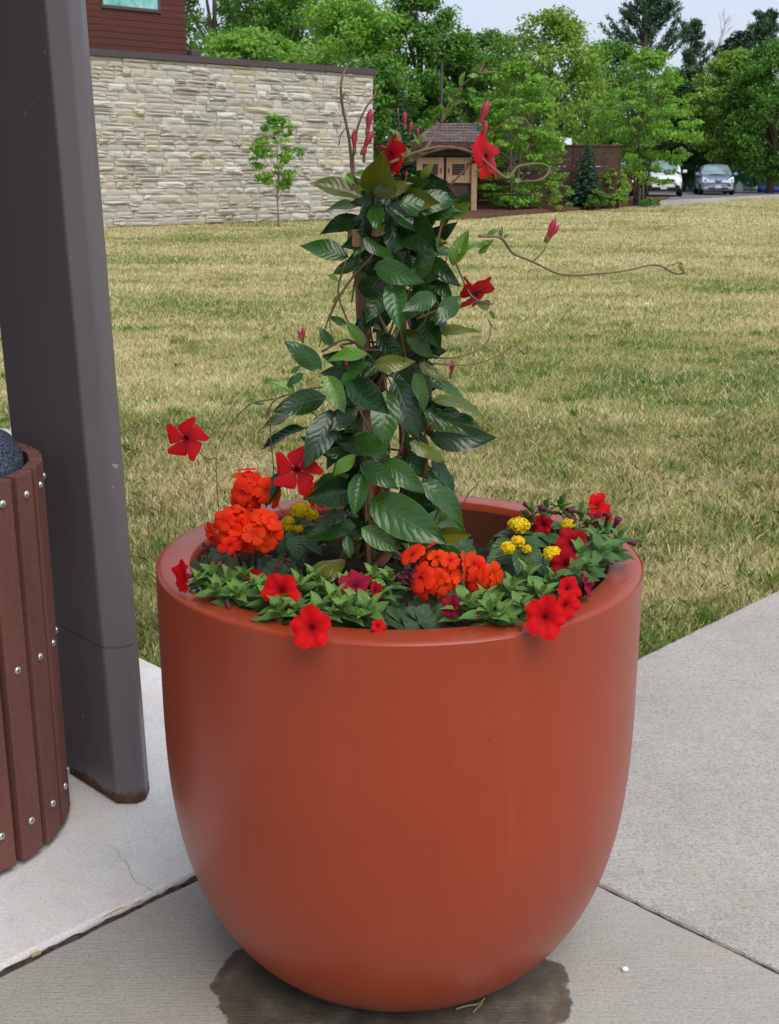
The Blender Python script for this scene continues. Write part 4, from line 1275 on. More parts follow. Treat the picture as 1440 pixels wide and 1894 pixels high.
leaf_mat('mandevilla_leaf', .26, 8, .18, .12, 1.8, .15, (.09, .11, .03))
leaf_mat('petunia_leaf', .5, 7, .35, .18, 2.0, .4)
leaf_mat('lantana_leaf', .45, 8, .3, .14, 2.2, .4)
leaf_mat('geranium_leaf', .55, 6, .2, .14, 0, .3)


def petal_mat(name, c0, c1, rough=.45, trans=.25, rad=None):
    """c0 in the throat, c1 outwards; st.g runs from throat to edge"""
    a = NM(name, c1, rough, .1)
    q = a.sep(a.attr('st'))
    c = a.ramp(q[1], [(.06, c0), (.24, tuple(.35 * x + .65 * y for x, y in zip(c0, c1))), (.6, c1)])
    ve = a.noise(a.coord('Object', scale=(1, 1, 1)), 9, 3)
    c = a.mix(a.ramp(ve, [(.4, 0.0), (.8, .35)]), c, tuple(x * .6 for x in c1))
    c = a.mix(1.0, c, a.ocol(), 'MULTIPLY')
    a.col(c); a.bump(ve, .25, .003); a.translucent(c, trans)
    M[name] = a.m
petal_mat('mandevilla_petal', (.20, .006, .012), (.50, .008, .014), .42)
petal_mat('petunia_petal', (.055, .002, .008), (.60, .006, .010), .65)
petal_mat('geranium_petal', (.60, .014, .012), (.95, .062, .010), .6, .4)
petal_mat('lantana_petal', (.80, .50, .01), (.88, .66, .02), .5, .3)
simple('lantana_core', (.62, .42, .015), .6, .2)
simple('stem_brown', (.165, .10, .062), .6, .3, var=.3, scale=30)
simple('stem_green', (.10, .13, .04), .55, .3, var=.3, scale=30)
simple('stem_dark', (.035, .035, .022), .6, .3, var=.3)
simple('bud_pink', (.34, .022, .050), .45, .35, var=.3, scale=40)
simple('wilted', (.10, .012, .03), .6, .3, var=.4, scale=60)
simple('dried', (.17, .085, .045), .8, .2, var=.35, scale=60)


def petal5(name, m, r0=.14, w0=.13, w1=.40, nt=6, ns=5, cup=.1, curl=.1, twist=.14, trunc=.0, seed=0, notch=0.0, asym=0.0):
    r_ = random.Random(seed); V = []; F = []; st = []
    for i in range(nt + 1):
        t = i / nt
        w_ = (w0 + (w1 - w0) * math.sin(min(1, t * 1.05) * PI * .5)) * (1 if t < .78 else math.sqrt(max(0.0, 1 - ((t - .78) / .22) ** 2 * (1 - trunc))))
        for j in range(ns + 1):
            s = j / ns * 2 - 1
            rad = r0 + (1 - r0) * t * (1 - notch * (1 - abs(s)) * t + asym * s * t)
            V.append((s * w_ + twist * t * t, rad, cup * t - curl * t * t * 1.2 + .10 * s * t * twist * 5 * .5 + r_.uniform(-.018, .018) * t - .06 * s * s * t)); st.append((abs(s), t, 0))
    for i in range(nt):
        F += [(i * (ns + 1) + j, i * (ns + 1) + j + 1, (i + 1) * (ns + 1) + j + 1, (i + 1) * (ns + 1) + j) for j in range(ns)]
    return V, F, st


def facing(loc, fwd, size, spin=0.0):
    z = Vector(fwd).normalized(); up = Vector((0, 0, 1)) if abs(z.z) < .95 else Vector((0, 1, 0))
    y = (up - z * up.dot(z)).normalized(); x = y.cross(z)
    R3 = Matrix((x, y, z)).transposed().to_4x4()
    return Matrix.Translation(loc) @ R3 @ Matrix.Rotation(spin, 4, 'Z') @ Matrix.Scale(size, 4)


LM = [leaf_mesh('leaf', M['mandevilla_leaf'], .47, f_, d_, w_, seed=k, side=s_) for k, (f_, d_, w_, s_) in enumerate(((.14, .16, .03, 0), (.05, .28, .05, .07), (.26, .06, .03, -.08), (.10, .42, .03, .04), (-.08, .22, .06, -.06)))]
PM = [mesh('petal', *petal5('p', None, seed=k, cup=.12, curl=.16, twist=.20, w0=.085, w1=.52, trunc=.35, asym=.12)[:2], True, M['mandevilla_petal']) for k in range(3)]
for k in range(3): st_attr(PM[k], petal5('p', None, seed=k, cup=.12, curl=.16, twist=.20, w0=.085, w1=.52, trunc=.35, asym=.12)[2])
tubeM = MB().lathe([(.06, -1.15), (.07, -.75), (.17, -.35), (.21, -.1), (.20, .0), (.15, -.06), (.08, -.3), (.0, -.34)], 14).mesh('throat', M['mandevilla_petal'], True)
st_attr(tubeM, [(0, .3, 0)] * len(tubeM.vertices))
budM = MB().lathe([(.0, 0), (.07, .04), (.10, .2), (.12, .42), (.19, .62), (.17, .78), (.08, .93), (.0, 1.0)], 8).mesh('bud', M['bud_pink'], True)
calyxM = MB().lathe([(.0, -.06), (.09, .0), (.12, .14), (.13, .20), (.10, .19), (.0, .1)], 8).mesh('calyx', M['stem_green'], True)


def bud(parent, p, d, ln, name='bud', mats=None):
    Mx = frame(p, d, (0, -1, .2), ln * .72, ln, ln * .72) @ Matrix.Rotation(-PI / 2, 4, 'X')
    o = put(name, budM if mats is None else mats, Mx, parent)
    put('calyx', calyxM, Mx, o)
    return o


# ------------------------------------------------------------------ trellis stakes and the climbing vine
AX = POT.y
simple('stake_wood', (.26, .155, .085), .8, .25, var=.35, scale=18, bump=.4, bscale=60)
a = NM('stake_wood', (.3, .18, .1), .8, .25)
p_ = a.pos(scale=(1, 1, .06)); c = a.ramp(a.noise(p_, 160, 4, .6), [(.3, (.14, .075, .038)), (.7, (.34, .205, .11))]); a.col(c); a.bump(a.noise(p_, 160, 3), .4, .003); M['stake_wood'] = a.m
tre = thing('trellis', (POT.x - .04, AX, .75), 'wooden stake trellis inside the climbing vine', 'trellis')
for (b, t_, w_) in (((686, 1075, AX - .03), (664, 428, AX - .005), .0175), ((752, 1050, AX + .02), (738, 400, AX + .03), .015), ((712, 1020, AX + .075), (700, 410, AX + .03), .015)):
    A0, B0 = at(*b), at(*t_)
    m2 = MB(); d = (B0 - A0).normalized(); Mx = frame(A0, d, (0.3, -1, 0), w_, (B0 - A0).length, w_)
    m2.box((0, .5, 0), (1, 1, 1)); o = put('stake', m2.mesh('stake', M['stake_wood']), Mx, tre)
for (px, py) in ((690, 640), (690, 840)):
    q = at(px, py, AX); MB().tube([q + Vector((.06 * math.cos(t), .05 * math.sin(t), 0)) for t in np.linspace(0, 2 * PI, 18)], .0022, 5).build('hoop', M['stem_brown'], tre, True)

vine = thing('climbing_vine', (POT.x - .03, AX, .75), 'tall climbing vine with glossy leaves and red trumpet flowers in the planter', 'plant')
GD, GM, GL, GO = (.010, .036, .007), (.024, .080, .011), (.075, .175, .018), (.085, .105, .010)
KIND = {'d': GD, 'm': GM, 'l': GL, 'o': GO}
UPV = Vector((0, 0, 1))


def vleaf(bx, by, tx, ty, w, kind, layer, yb=None):
    Yb = yb if yb is not None else AX - .015 - .038 * layer + rnd.uniform(-.008, .008)
    gr_ = 1.0 if yb is not None else 1.07
    b = at(bx, by, Yb); t = at(bx + (tx - bx) * gr_, by + (ty - by) * gr_, Yb); w *= gr_
    dv = t - b; Lp = dv.length; wr = w * Yb / FPX * 1.03
    ratio = wr / max(Lp, 1e-4); full = .47
    toc = (Vector((0, 0, CAM_H)) - b).normalized()
    phi = 0.0
    if ratio > full:
        Lr = wr / full; dv = dv + toc * math.sqrt(max(0, Lr * Lr - Lp * Lp)); Lp = Lr
    else:
        phi = math.acos(min(1, max(.12, ratio / full)))
        dv = dv + toc * Lp * rnd.uniform(-.12, .28)
    y = dv.normalized(); C = (toc - y * toc.dot(y)).normalized(); S_ = y.cross(C)
    if S_.dot(UPV) < 0: S_ = -S_
    N = C * math.cos(phi * .96) + S_ * math.sin(phi * .96)
    c = KIND[kind]; k = rnd.uniform(.8, 1.25)
    Lr = dv.length
    put('leaf', LM[rnd.randrange(5)], frame(b, y, N, Lr, Lr, Lr * rnd.uniform(.7, 1.1)), vine, color=(c[0] * k * rnd.uniform(.9, 1.15), c[1] * k, c[2] * k))


LEAVES = [(670, 365, 582, 333, 32, 'o', 1), (666, 381, 607, 374, 15, 'l', 1), (670, 405, 594, 419, 28, 'd', 1), (645, 477, 563, 445, 33, 'm', 1), (674, 483, 618, 502, 22, 'm', 1),
          (737, 380, 843, 365, 42, 'm', 2), (700, 350, 716, 298, 62, 'o', 1), (690, 356, 752, 346, 30, 'o', 2), (775, 340, 832, 356, 34, 'd', 1), (838, 396, 871, 379, 20, 'l', 1), (845, 375, 868, 360, 14, 'm', 0),
          (712, 380, 793, 441, 36, 'd', 2), (722, 402, 737, 481, 38, 'd', 2), (670, 441, 737, 481, 20, 'm', 3), (740, 405, 792, 452, 62, 'd', 1), (692, 492, 764, 513, 40, 'm', 3), (766, 516, 802, 448, 32, 'm', 3),
          (728, 518, 731, 603, 42, 'm', 3), (662, 532, 708, 530, 36, 'd', 2), (753, 556, 797, 538, 30, 'd', 2), (836, 492, 862, 428, 28, 'l', 1), (848, 470, 878, 440, 14, 'l', 1), (803, 545, 762, 570, 34, 'm', 3),
          (848, 548, 816, 582, 36, 'm', 2), (805, 620, 880, 606, 15, 'o', 1), (786, 596, 806, 642, 38, 'd', 2), (752, 622, 801, 656, 28, 'm', 2), (595, 684, 536, 633, 36, 'm', 2), (672, 642, 645, 596, 20, 'l', 2),
          (680, 657, 611, 650, 22, 'l', 3), (604, 694, 634, 757, 36, 'l', 3), (686, 672, 626, 716, 20, 'm', 3), (692, 676, 754, 668, 30, 'o', 3), (648, 704, 706, 764, 52, 'd', 4), (714, 722, 712, 813, 56, 'm', 3),
          (728, 702, 773, 795, 56, 'd', 3), (764, 688, 797, 756, 26, 'm', 4), (775, 672, 824, 699, 20, 'o', 2), (812, 707, 863, 734, 18, 'm', 1), (798, 740, 890, 742, 20, 'o', 2), (796, 750, 843, 760, 24, 'm', 1),
          (783, 764, 891, 790, 42, 'm', 2), (796, 812, 897, 806, 50, 'd', 2), (757, 818, 824, 848, 26, 'o', 3), (612, 758, 578, 852, 56, 'd', 3), (657, 758, 620, 784, 34, 'd', 3), (548, 764, 476, 785, 14, 'o', 1),
          (561, 792, 485, 820, 18, 'd', 1), (602, 733, 518, 752, 46, 'd', 2), (545, 728, 504, 702, 18, 'l', 2), (490, 748, 458, 736, 12, 'l', 1), (545, 745, 520, 757, 16, 'l', 2), (656, 806, 700, 836, 44, 'm', 4),
          (658, 842, 615, 877, 24, 'l', 4), (666, 858, 726, 891, 40, 'm', 4), (710, 852, 774, 899, 44, 'm', 4), (668, 876, 650, 947, 40, 'm', 4), (684, 922, 807, 994, 78, 'm', 4), (778, 892, 869, 948, 42, 'm', 3),
          (797, 848, 849, 906, 26, 'd', 2), (806, 990, 866, 994, 32, 'o', 3), (658, 972, 571, 988, 38, 'm', 3), (642, 950, 600, 964, 26, 'd', 3), (668, 976, 730, 1016, 38, 'l', 4), (641, 990, 644, 1030, 22, 'm', 4),
          (642, 906, 574, 912, 58, 'd', 3), (646, 880, 580, 896, 26, 'm', 2), (532, 874, 488, 932, 28, 'd', 2), (642, 1036, 550, 1072, 36, 'o', 4), (600, 800, 582, 815, 20, 'd', 2), (700, 620, 740, 660, 34, 'd', 2),
          (615, 640, 590, 610, 18, 'm', 1), (640, 600, 612, 588, 14, 'm', 1), (700, 445, 735, 475, 30, 'd', 1), (790, 480, 830, 510, 34, 'd', 1), (800, 510, 826, 540, 30, 'd', 1), (825, 590, 790, 610, 30, 'd', 1),
          (640, 690, 600, 690, 26, 'd', 2), (700, 960, 745, 1000, 34, 'd', 2), (760, 1000, 800, 1025, 34, 'd', 2), (690, 380, 700, 410, 30, 'm', 2), (760, 420, 730, 455, 38, 'd', 1), (770, 385, 835, 395, 36, 'm', 1),
          (560, 690, 533, 712, 16, 'm', 2), (615, 975, 590, 1005, 24, 'd', 2), (810, 1010, 850, 1030, 26, 'm', 2), (830, 930, 812, 965, 22, 'l', 1)]
for q in LEAVES: vleaf(*q)
for k in range(60):                                      # outer leaves that thicken the column of foliage
    py = rnd.uniform(350, 960); t = (py - 330) / 680; sd = rnd.choice((-1, 1)); cx_ = 738 - 32 * t; rad = 40 + 60 * math.sin(min(1, t * 1.05 + .12) * PI * .62)
    if 490 < py < 665 and sd < 0: continue
    bx = cx_ + sd * rad * rnd.uniform(.2, .8); an = rnd.uniform(-.6, .9); ln = rnd.uniform(48, 80)
    vleaf(bx, py, bx + sd * ln * math.cos(an) * rnd.uniform(.4, 1), py + ln * math.sin(an), rnd.uniform(20, 40), rnd.choice('dddmml'), 0, yb=AX + rnd.uniform(-.05, .05))
# inner leaves close to the stakes
for k in range(150):
    py = rnd.uniform(330, 1010); t = (py - 330) / 680
    cx_ = 735 - 30 * t; rad = 38 + 62 * math.sin(min(1, t * 1.05 + .12) * PI * .62)
    sx_ = rnd.uniform(-1, 1); bx = cx_ + sx_ * rad * .5; by = py
    if 615 < bx < 705 and 490 < by < 665: continue
    an = rnd.uniform(-.4, 1.1); ln = rnd.uniform(45, 78)
    vleaf(bx, by, bx + (1 if sx_ > 0 else -1) * ln * math.cos(an), by + ln * math.sin(an), rnd.uniform(22, 42), rnd.choice('ddddmmo'), 0, yb=AX + rnd.uniform(-.06, .06))


def strand(pts, r0, m='stem_brown', Y=None, name='stem', sub=6, taper=.55):
    W_ = [at(p[0], p[1], (p[2] if len(p) > 2 else (Y if Y else AX - .06))) for p in pts]
    sp_ = spline(W_, sub); n_ = len(sp_)
    MB().tube(sp_, [r0 * (1 - (1 - taper) * i / (n_ - 1)) * (1 + .12 * math.sin(i * 2.1)) for i in range(n_)], 6).build(name, M[m], vine, True)
    return W_


F_ = AX - .07
for k in range(9):                                       # main stems twining round the stakes
    ph, wv, am = rnd.uniform(0, 6), rnd.uniform(.012, .02), rnd.uniform(18, 42)
    y0, y1 = rnd.uniform(330, 470), rnd.uniform(900, 1045)
    strand([((735 - 45 * (y - 330) / 700) - 12 + am * math.sin(ph + y * wv), y, AX + .0008 * am * math.cos(ph + y * wv) - .01) for y in np.linspace(y1, y0, 16)], rnd.uniform(.0018, .0028), 'stem_brown', name='stem', sub=4)
TENDRILS = [([(652, 345), (650, 310), (645, 255), (632, 190), (631, 152), (640, 125), (652, 115), (667, 113)], .0021), ([(655, 330), (653, 290), (660, 240), (675, 202), (692, 178), (696, 160)], .0017),
            ([(648, 255), (640, 238), (630, 250), (626, 272)], .0010), ([(728, 305), (760, 300), (790, 270), (812, 235), (826, 200), (852, 160), (885, 137), (918, 133)], .0021), ([(815, 228), (838, 195), (852, 187)], .0014),
            ([(885, 137), (893, 120), (895, 110)], .0013), ([(720, 302), (780, 278), (830, 272), (880, 286), (935, 329), (958, 308), (1000, 303), (1016, 314), (1000, 332), (962, 336)], .0022),
            ([(740, 305), (800, 280), (850, 276), (900, 300), (935, 329)], .0018), ([(932, 330), (945, 300), (944, 275)], .0011), ([(893, 262), (930, 228), (968, 218), (985, 248)], .0012), ([(830, 345), (870, 300), (892, 250), (896, 232)], .0017),
            ([(885, 437), (925, 440), (948, 468), (985, 484), (1040, 508), (1110, 506), (1160, 500), (1212, 490), (1248, 506), (1266, 505)], .0018), ([(985, 484), (1000, 470), (1012, 452)], .0015), ([(1228, 496), (1250, 487), (1262, 488), (1266, 505)], .0008),
            ([(925, 440), (929, 430), (927, 418)], .0012), ([(770, 640), (815, 662), (865, 655), (898, 636), (908, 605), (902, 590)], .0017), ([(800, 672), (835, 675), (880, 673), (925, 656), (950, 640), (970, 655), (976, 640)], .0013),
            ([(960, 646), (968, 652), (974, 662)], .0009), ([(505, 738), (462, 748), (430, 780), (410, 815), (400, 846), (401, 900), (405, 955)], .0014), ([(400, 846), (385, 849), (368, 836)], .0012),
            ([(600, 715), (560, 722), (503, 745), (500, 800), (505, 860), (508, 920), (530, 958)], .0014), ([(505, 862), (518, 878), (535, 880)], .0012), ([(596, 650), (640, 628), (680, 655), (705, 688), (740, 698), (785, 690), (788, 698)], .0021),
            ([(660, 500), (620, 560), (600, 610), (590, 640)], .0016), ([(640, 480), (625, 540), (645, 600), (660, 640)], .0018), ([(690, 470), (640, 530), (610, 590), (620, 640)], .0017), ([(780, 380), (770, 470), (800, 540), (780, 620), (800, 700)], .0020),
            ([(820, 400), (800, 470), (765, 520), (740, 600), (760, 700)], .0020), ([(840, 480), (870, 545), (900, 560), (912, 562)], .0017), ([(770, 590), (820, 570), (870, 558), (900, 563)], .0020), ([(700, 330), (690, 400), (665, 470), (650, 560)], .0020),
            ([(760, 390), (756, 460), (745, 540), (760, 620)], .0018), ([(650, 600), (672, 660), (660, 740), (690, 820), (680, 920), (690, 1040)], .0026), ([(740, 600), (710, 700), (745, 800), (720, 900), (715, 1050)], .0026),
            ([(790, 640), (770, 740), (790, 830), (775, 930), (760, 1050)], .0024), ([(690, 560), (720, 640), (700, 730), (720, 830), (700, 930), (705, 1060)], .0026), ([(826, 900), (800, 970), (770, 1040)], .0014), ([(865, 915), (878, 900), (886, 888)], .0011),
            ([(820, 962), (850, 940), (866, 914)], .0012), ([(790, 850), (786, 900), (770, 960)], .002), ([(600, 715), (650, 700), (690, 720)], .002), ([(545, 765), (575, 762), (600, 780), (640, 770)], .0016), ([(560, 792), (585, 788), (620, 800)], .0015),
            ([(735, 200), (740, 260), (745, 300)], .0012), ([(705, 270), (740, 285), (790, 282)], .0016)]
for k, (pts, r0) in enumerate(TENDRILS):
    depth = F_ + rnd.uniform(-.015, .03)
    strand([(p[0], p[1], depth + .012 * math.sin(i * 1.3 + k)) for i, p in enumerate(pts)], r0 * (1.35 if pts[0][1] < 450 else 1.12), 'stem_brown', name='tendril' if r0 < .0019 else 'stem')
# young leaf pairs at the nodes of the free shoots
for (px, py, dx, dy, w) in ((852, 158, 2, -26, 9), (886, 137, 10, -28, 7), (886, 140, -22, -4, 7), (868, 162, 14, 8, 7), (838, 190, -10, -14, 7), (838, 192, 16, -6, 8), (822, 212, -6, -18, 9), (826, 212, 8, -16, 8), (667, 113, -18, -6, 5), (632, 182, 6, -12, 5), (695, 165, 5, -12, 5),
                            (928, 442, -2, -24, 7), (930, 440, 12, -8, 6), (885, 437, 18, -8, 7), (965, 336, -14, -6, 6), (1262, 490, -10, -8, 5), (1264, 505, -8, -14, 5), (970, 655, 12, 8, 5), (742, 300, 18, -28, 12), (780, 330, 16, -26, 16), (776, 345, -14, -26, 12),
                            (760, 300, -8, -30, 10), (742, 262, -14, -26, 9), (770, 272, 10, -26, 9), (775, 270, -6, -26, 8), (900, 440, 20, -22, 10), (880, 455, 28, -12, 10), (885, 470, 24, -30, 12), (680, 320, -26, 2, 12), (640, 322, 14, 18, 12), (660, 355, 20, -20, 12),
                            (786, 405, 8, -30, 10), (820, 420, 14, -26, 10), (625, 520, -20, -14, 9), (615, 560, 14, -16, 9), (538, 690, 16, -14, 10), (870, 550, -6, -26, 10), (905, 565, -24, -6, 18), (905, 575, 12, 14, 8), (690, 600, 14, 12, 9)):
    vleaf(px, py, px + dx, py + dy, w, rnd.choice('llo'), 2, yb=F_ + rnd.uniform(-.01, .01))
# dry wood end and dried leaves near the top
DL = leaf_mesh('dried_leaf', M['dried'], .5, .9, .7, .12, 6, 4, seed=9)
for (px, py, dx, dy, sc_) in ((686, 436, 30, -14, 1), (800, 780, -12, 22, 1), (745, 818, 4, 40, .6), (690, 1045, 40, -30, .7), (640, 1060, 20, 30, .6)):
    b = at(px, py, AX - .10); t_ = at(px + dx, py + dy, AX - .10); ln = (t_ - b).length
    put('dried_leaf', DL, frame(b, t_ - b, (0.1, -1, .3), ln * sc_ * 1.2, ln, ln), vine)
SQ = at(656, 440, AX - .05)
put('stake_tip', MB().box((0, 0, 0), (.019, .019, .03)).mesh('stake_tip', M['stake_wood']), Matrix.Translation(SQ) @ Matrix.Rotation(.5, 4, 'Z'), tre)


def trumpet(p, fwd, size, spin=0.0, dim=1.0):
    Mx = facing(p, fwd, size, spin)
    fl = put('flower', tubeM, Mx, vine, color=(.8 * dim, .8 * dim, .8 * dim))
    for k in range(5):
        put('petal', PM[k % 3], Mx @ Matrix.Rotation(2 * PI * k / 5, 4, 'Z') @ Matrix.Rotation(rnd.uniform(-.16, .16), 4, 'X'), fl, color=(dim, dim, dim))


trumpet(at(343, 811, F_), (-.15, -1, .35), .036, .2)
trumpet(at(548, 869, AX - .15), (-.05, -1, .32), .039, .1)
trumpet(at(722, 286, F_), (-.75, -.6, .05), .032, .4)
trumpet(at(899, 290, F_ - .01), (.85, -.75, .35), .037, .45)
trumpet(at(880, 543, F_), (.3, -.35, -.4), .035, .3)
for (px, py, dx, dy, ln) in ((655, 285, 0, -38, .040), (678, 250, 6, -38, .043), (668, 285, 16, -34, .042), (672, 300, 2, -26, .030), (748, 240, 0, -26, .030), (757, 252, 3, -22, .024), (774, 258, -2, -18, .020), (736, 262, -6, -20, .018), (884, 240, 14, -42, .050), (890, 262, 8, -30, .034),
                             (1008, 446, 16, -34, .042), (1010, 448, 22, -30, .036), (560, 634, 0, -28, .028), (556, 630, -4, -18, .02), (832, 700, 6, -30, .032), (768, 614, 12, 20, .022), (638, 655, 4, 26, .024), (750, 335, 2, -16, .016), (824, 488, 2, -14, .014), (650, 945, 10, -16, .014)):
    p0 = at(px, py, F_ - .005); d0 = at(px + dx, py + dy, F_ - .005) - p0
    bud(vine, p0, d0, ln)

# ------------------------------------------------------------------ bedding plants
GLF = {}


def geranium_leaf(seed):
    r_ = random.Random(seed); V = [(0, 0, -.12)]; st = [(0, 0, 0)]; F = []; n = 28; rings = 4
    for k in range(1, rings + 1):
        for j in range(n):
            th = -PI * .94 + 2 * PI * .94 * j / (n - 1)
            lobe = 1 + (.09 * math.cos(th * 7) + .05 * math.cos(th * 21)) * (k / rings) ** 2
            rr3 = k / rings * lobe
            V.append((rr3 * math.sin(th), rr3 * math.cos(th) * .92, -.12 + .22 * (k / rings) ** 1.5 + .10 * math.sin(th * 7 + 1) * (k / rings) ** 2 + r_.uniform(-.015, .015))); st.append(((k / rings) * .98, (th / PI + 1) / 2, 0))
    for j in range(n - 1): F.append((0, 2 + j, 1 + j))
    for k in range(rings - 1):
        F += [(1 + k * n + j + 1, 1 + (k + 1) * n + j + 1, 1 + (k + 1) * n + j, 1 + k * n + j) for j in range(n - 1)]
    me_ = mesh('leaf', V, F, True, M['geranium_leaf']); st_attr(me_, st); return me_


GER = [geranium_leaf(k) for k in range(3)]
PLF = [leaf_mesh('leaf', M['petunia_leaf'], w_, .16, d_, .02, 6, 4, seed=20 + k) for k, (w_, d_) in enumerate(((.46, .18), (.38, .05), (.52, .32)))]
LLF = [leaf_mesh('leaf', M['lantana_leaf'], .60, .12, d_, .02, 12, 6, seed=30 + k, serr=.055) for k, d_ in enumerate((.2, .38))]


def floret_mesh(seed):
    V, F, st = [], [], []
    r_ = random.Random(seed)
    for k in range(5):
        v, f, s = petal5('f', None, .08, .12, .47, 5, 4, .45 + r_.uniform(-.15, .15), .40, r_.uniform(-.12, .12), .2, seed + k)
        a_ = 2 * PI * k / 5 + r_.uniform(-.15, .15); b0 = len(V); ti = r_.uniform(-.25, .25); ca, sa = math.cos(a_), math.sin(a_); sz = r_.uniform(.85, 1.1)
        V += [((x * ca - y * sa) * sz, (x * sa + y * ca) * sz, z + ti * y * .5) for x, y, z in v]; F += [tuple(i + b0 for i in q) for q in f]; st += s
    me_ = mesh('floret', V, F, True, M['geranium_petal']); st_attr(me_, st); return me_


FLO = [floret_mesh(50 + 7 * k) for k in range(5)]


def corolla(seed):
    r_ = random.Random(seed); V = [(0, 0, -.42)]; st = [(0, 0, 0)]; F = []; n = 40; rings = 7; p1, p2 = r_.uniform(0, 6), r_.uniform(0, 6)
    for k in range(1, rings + 1):
        t = k / rings
        for j in range(n):
            th = 2 * PI * j / n
            lobe = 1 + t ** 3 * (.07 * math.cos(5 * th) - .09 * max(0, -math.cos(5 * th)) ** 6 + .04 * math.sin(13 * th + p1) + .05 * math.sin(2 * th + p2))
            z = -.42 * (1 - t) ** 2.4 + .05 * t - .10 * t ** 3 + t * t * (.07 * math.cos(5 * th + .3) + .075 * math.sin(8 * th + p2) + .09 * math.sin(2 * th + p1))
            V.append((t * lobe * math.cos(th), t * lobe * math.sin(th), z)); st.append((abs(math.cos(2.5 * th)), t, 0))
    for j in range(n): F.append((0, 1 + j, 1 + (j + 1) % n))
    for k in range(rings - 1):
        F += [(1 + k * n + j, 1 + (k + 1) * n + j, 1 + (k + 1) * n + (j + 1) % n, 1 + k * n + (j + 1) % n) for j in range(n)]
    me_ = mesh('flower', V, F, True, M['petunia_petal']); st_attr(me_, st); return me_


COR = [corolla(k) for k in range(4)]
ptube = MB().lathe([(.05, -1.25), (.07, -.9), (.13, -.55), (.17, -.36)], 10).mesh('flower_tube', M['wilted'], True)
wiltM = MB().lathe([(.0, 0), (.09, .05), (.10, .45), (.16, .7), (.22, .92), (.14, 1.0), (.0, .9)], 7).mesh('wilted_flower', M['wilted'], True)
RIMZ = PH


def rosette(root, p, axis, n, ln, col, meshes, seed):
    r_ = random.Random(seed); ax = Vector(axis).normalized(); e1 = ax.orthogonal().normalized(); e2 = ax.cross(e1)
    for k in range(n):
        f_ = k / max(1, n - 1); a_ = k * 2.4 + r_.uniform(-.3, .3); el = .15 + 1.05 * f_ + r_.uniform(-.15, .15)
        d = (e1 * math.cos(a_) + e2 * math.sin(a_)) * math.cos(el) + ax * math.sin(el)
        l_ = ln * (1.1 - .5 * f_) * r_.uniform(.8, 1.15); b = p + ax * (ln * .45 * f_ - ln * .1)
        k2 = r_.uniform(.75, 1.2) * (1 + .35 * f_)
        put('leaf', meshes[r_.randrange(len(meshes))], frame(b, d, ax, l_, l_, l_), root, color=(col[0] * k2 * (1 + .3 * f_), col[1] * k2, col[2] * k2))


PG = (.082, .195, .040); PG2 = (.055, .150, .034)
stemR = lambda root, a0, b0, r_, m='stem_green': MB().tube(spline([a0, a0.lerp(b0, .5) + Vector((rnd.uniform(-.008, .008), rnd.uniform(-.008, .008), .006)), b0], 4), r_, 5).build('stem', M[m], root, True)


def petunia(label, shoots, flowers, zs, wilted=(), ln=.041, col=PG):
    ps = [on(s[0], s[1], s[2] if len(s) > 2 else zs) for s in shoots]
    cen = sum(ps, Vector()) / len(ps); d = cen - POT; d.z = 0
    if d.length > .34: cen = POT + d.normalized() * .34
    base = Vector((cen.x, cen.y, .755)); root = thing('petunia_plant', base, label, 'plant', 'petunias in the planter')
    for i, p in enumerate(ps):
        out = Vector((p.x - base.x, p.y - base.y, 0)); ax = Vector((out.x * 2.0, out.y * 2.0 - .12, .9))
        rosette(root, p, ax, 8, ln * rnd.uniform(.85, 1.2), col, PLF, 300 + i * 7 + int(label.__len__()))
        rosette(root, p + Vector((rnd.uniform(-.012, .012), rnd.uniform(0, .015), -.022)), ax, 5, ln * 1.15, tuple(c * .7 for c in col), PLF, 700 + i)
        stemR(root, base + out * .3, p, .0022)
    for (px, py, z, sz, fx, fz, kc) in flowers:
        p = on(px, py, z); fwd = Vector((fx, -1, fz)) if abs(fx) < 3 else Vector((fx, -.4, fz))
        kk = {'r': (1, 1, 1), 'd': (.62, .9, 1.3), 'm': (.55, 1.6, 3.6), 'b': (1.05, 1, 1)}[kc]
        Mx = facing(p, fwd, sz, rnd.uniform(0, 6))
        fl = put('flower', COR[rnd.randrange(4)], Mx, root, color=kk)
        put('flower_tube', ptube, Mx, fl)
        tail = Mx @ Vector((0, 0, -1.2)); tgt = min(ps, key=lambda q: (q - tail).length)
        stemR(root, tgt, tail, .0016)
    for (px, py, z, dx, dz, l_) in wilted:
        p = on(px, py, z); put('wilted_flower', wiltM, frame(p, (dx, -.2, dz), (0, -1, 0), l_, l_, l_) @ Matrix.Rotation(-PI / 2, 4, 'X'), root)
    return root


petunia('petunia with a side-on red flower at the left inside of the rim', [(372, 1084), (398, 1078), (428, 1086), (452, 1076), (405, 1102), (438, 1106), (470, 1090), (486, 1104)], [(335, 1067, .872, .030, -1.6, .15, 'b'), (474, 1072, .855, .02, .8, .3, 'd')], .852, [(418, 1108, .856, .3, -.9, .034)])
petunia('petunia with two open red flowers at the front left rim', [(500, 1118), (528, 1128), (556, 1096), (582, 1078), (602, 1098), (614, 1122), (548, 1136), (590, 1140), (520, 1140), (630, 1140)], [(518, 1093, .885, .030, -.15, .35, 'b'), (574, 1161, .868, .032, -.1, .45, 'b')], .850)
petunia('petunia with a dark magenta flower at the front middle', [(640, 1098), (666, 1086), (655, 1122), (690, 1082), (706, 1108), (682, 1138), (640, 1140), (720, 1088)], [(656, 1077, .880, .026, .0, 1.6, 'm'), (697, 1092, .875, .015, 1.4, .6, 'd'), (700, 1158, .848, .012, .6, .6, 'b')], .852, [(622, 1108, .868, .3, -.9, .026)])
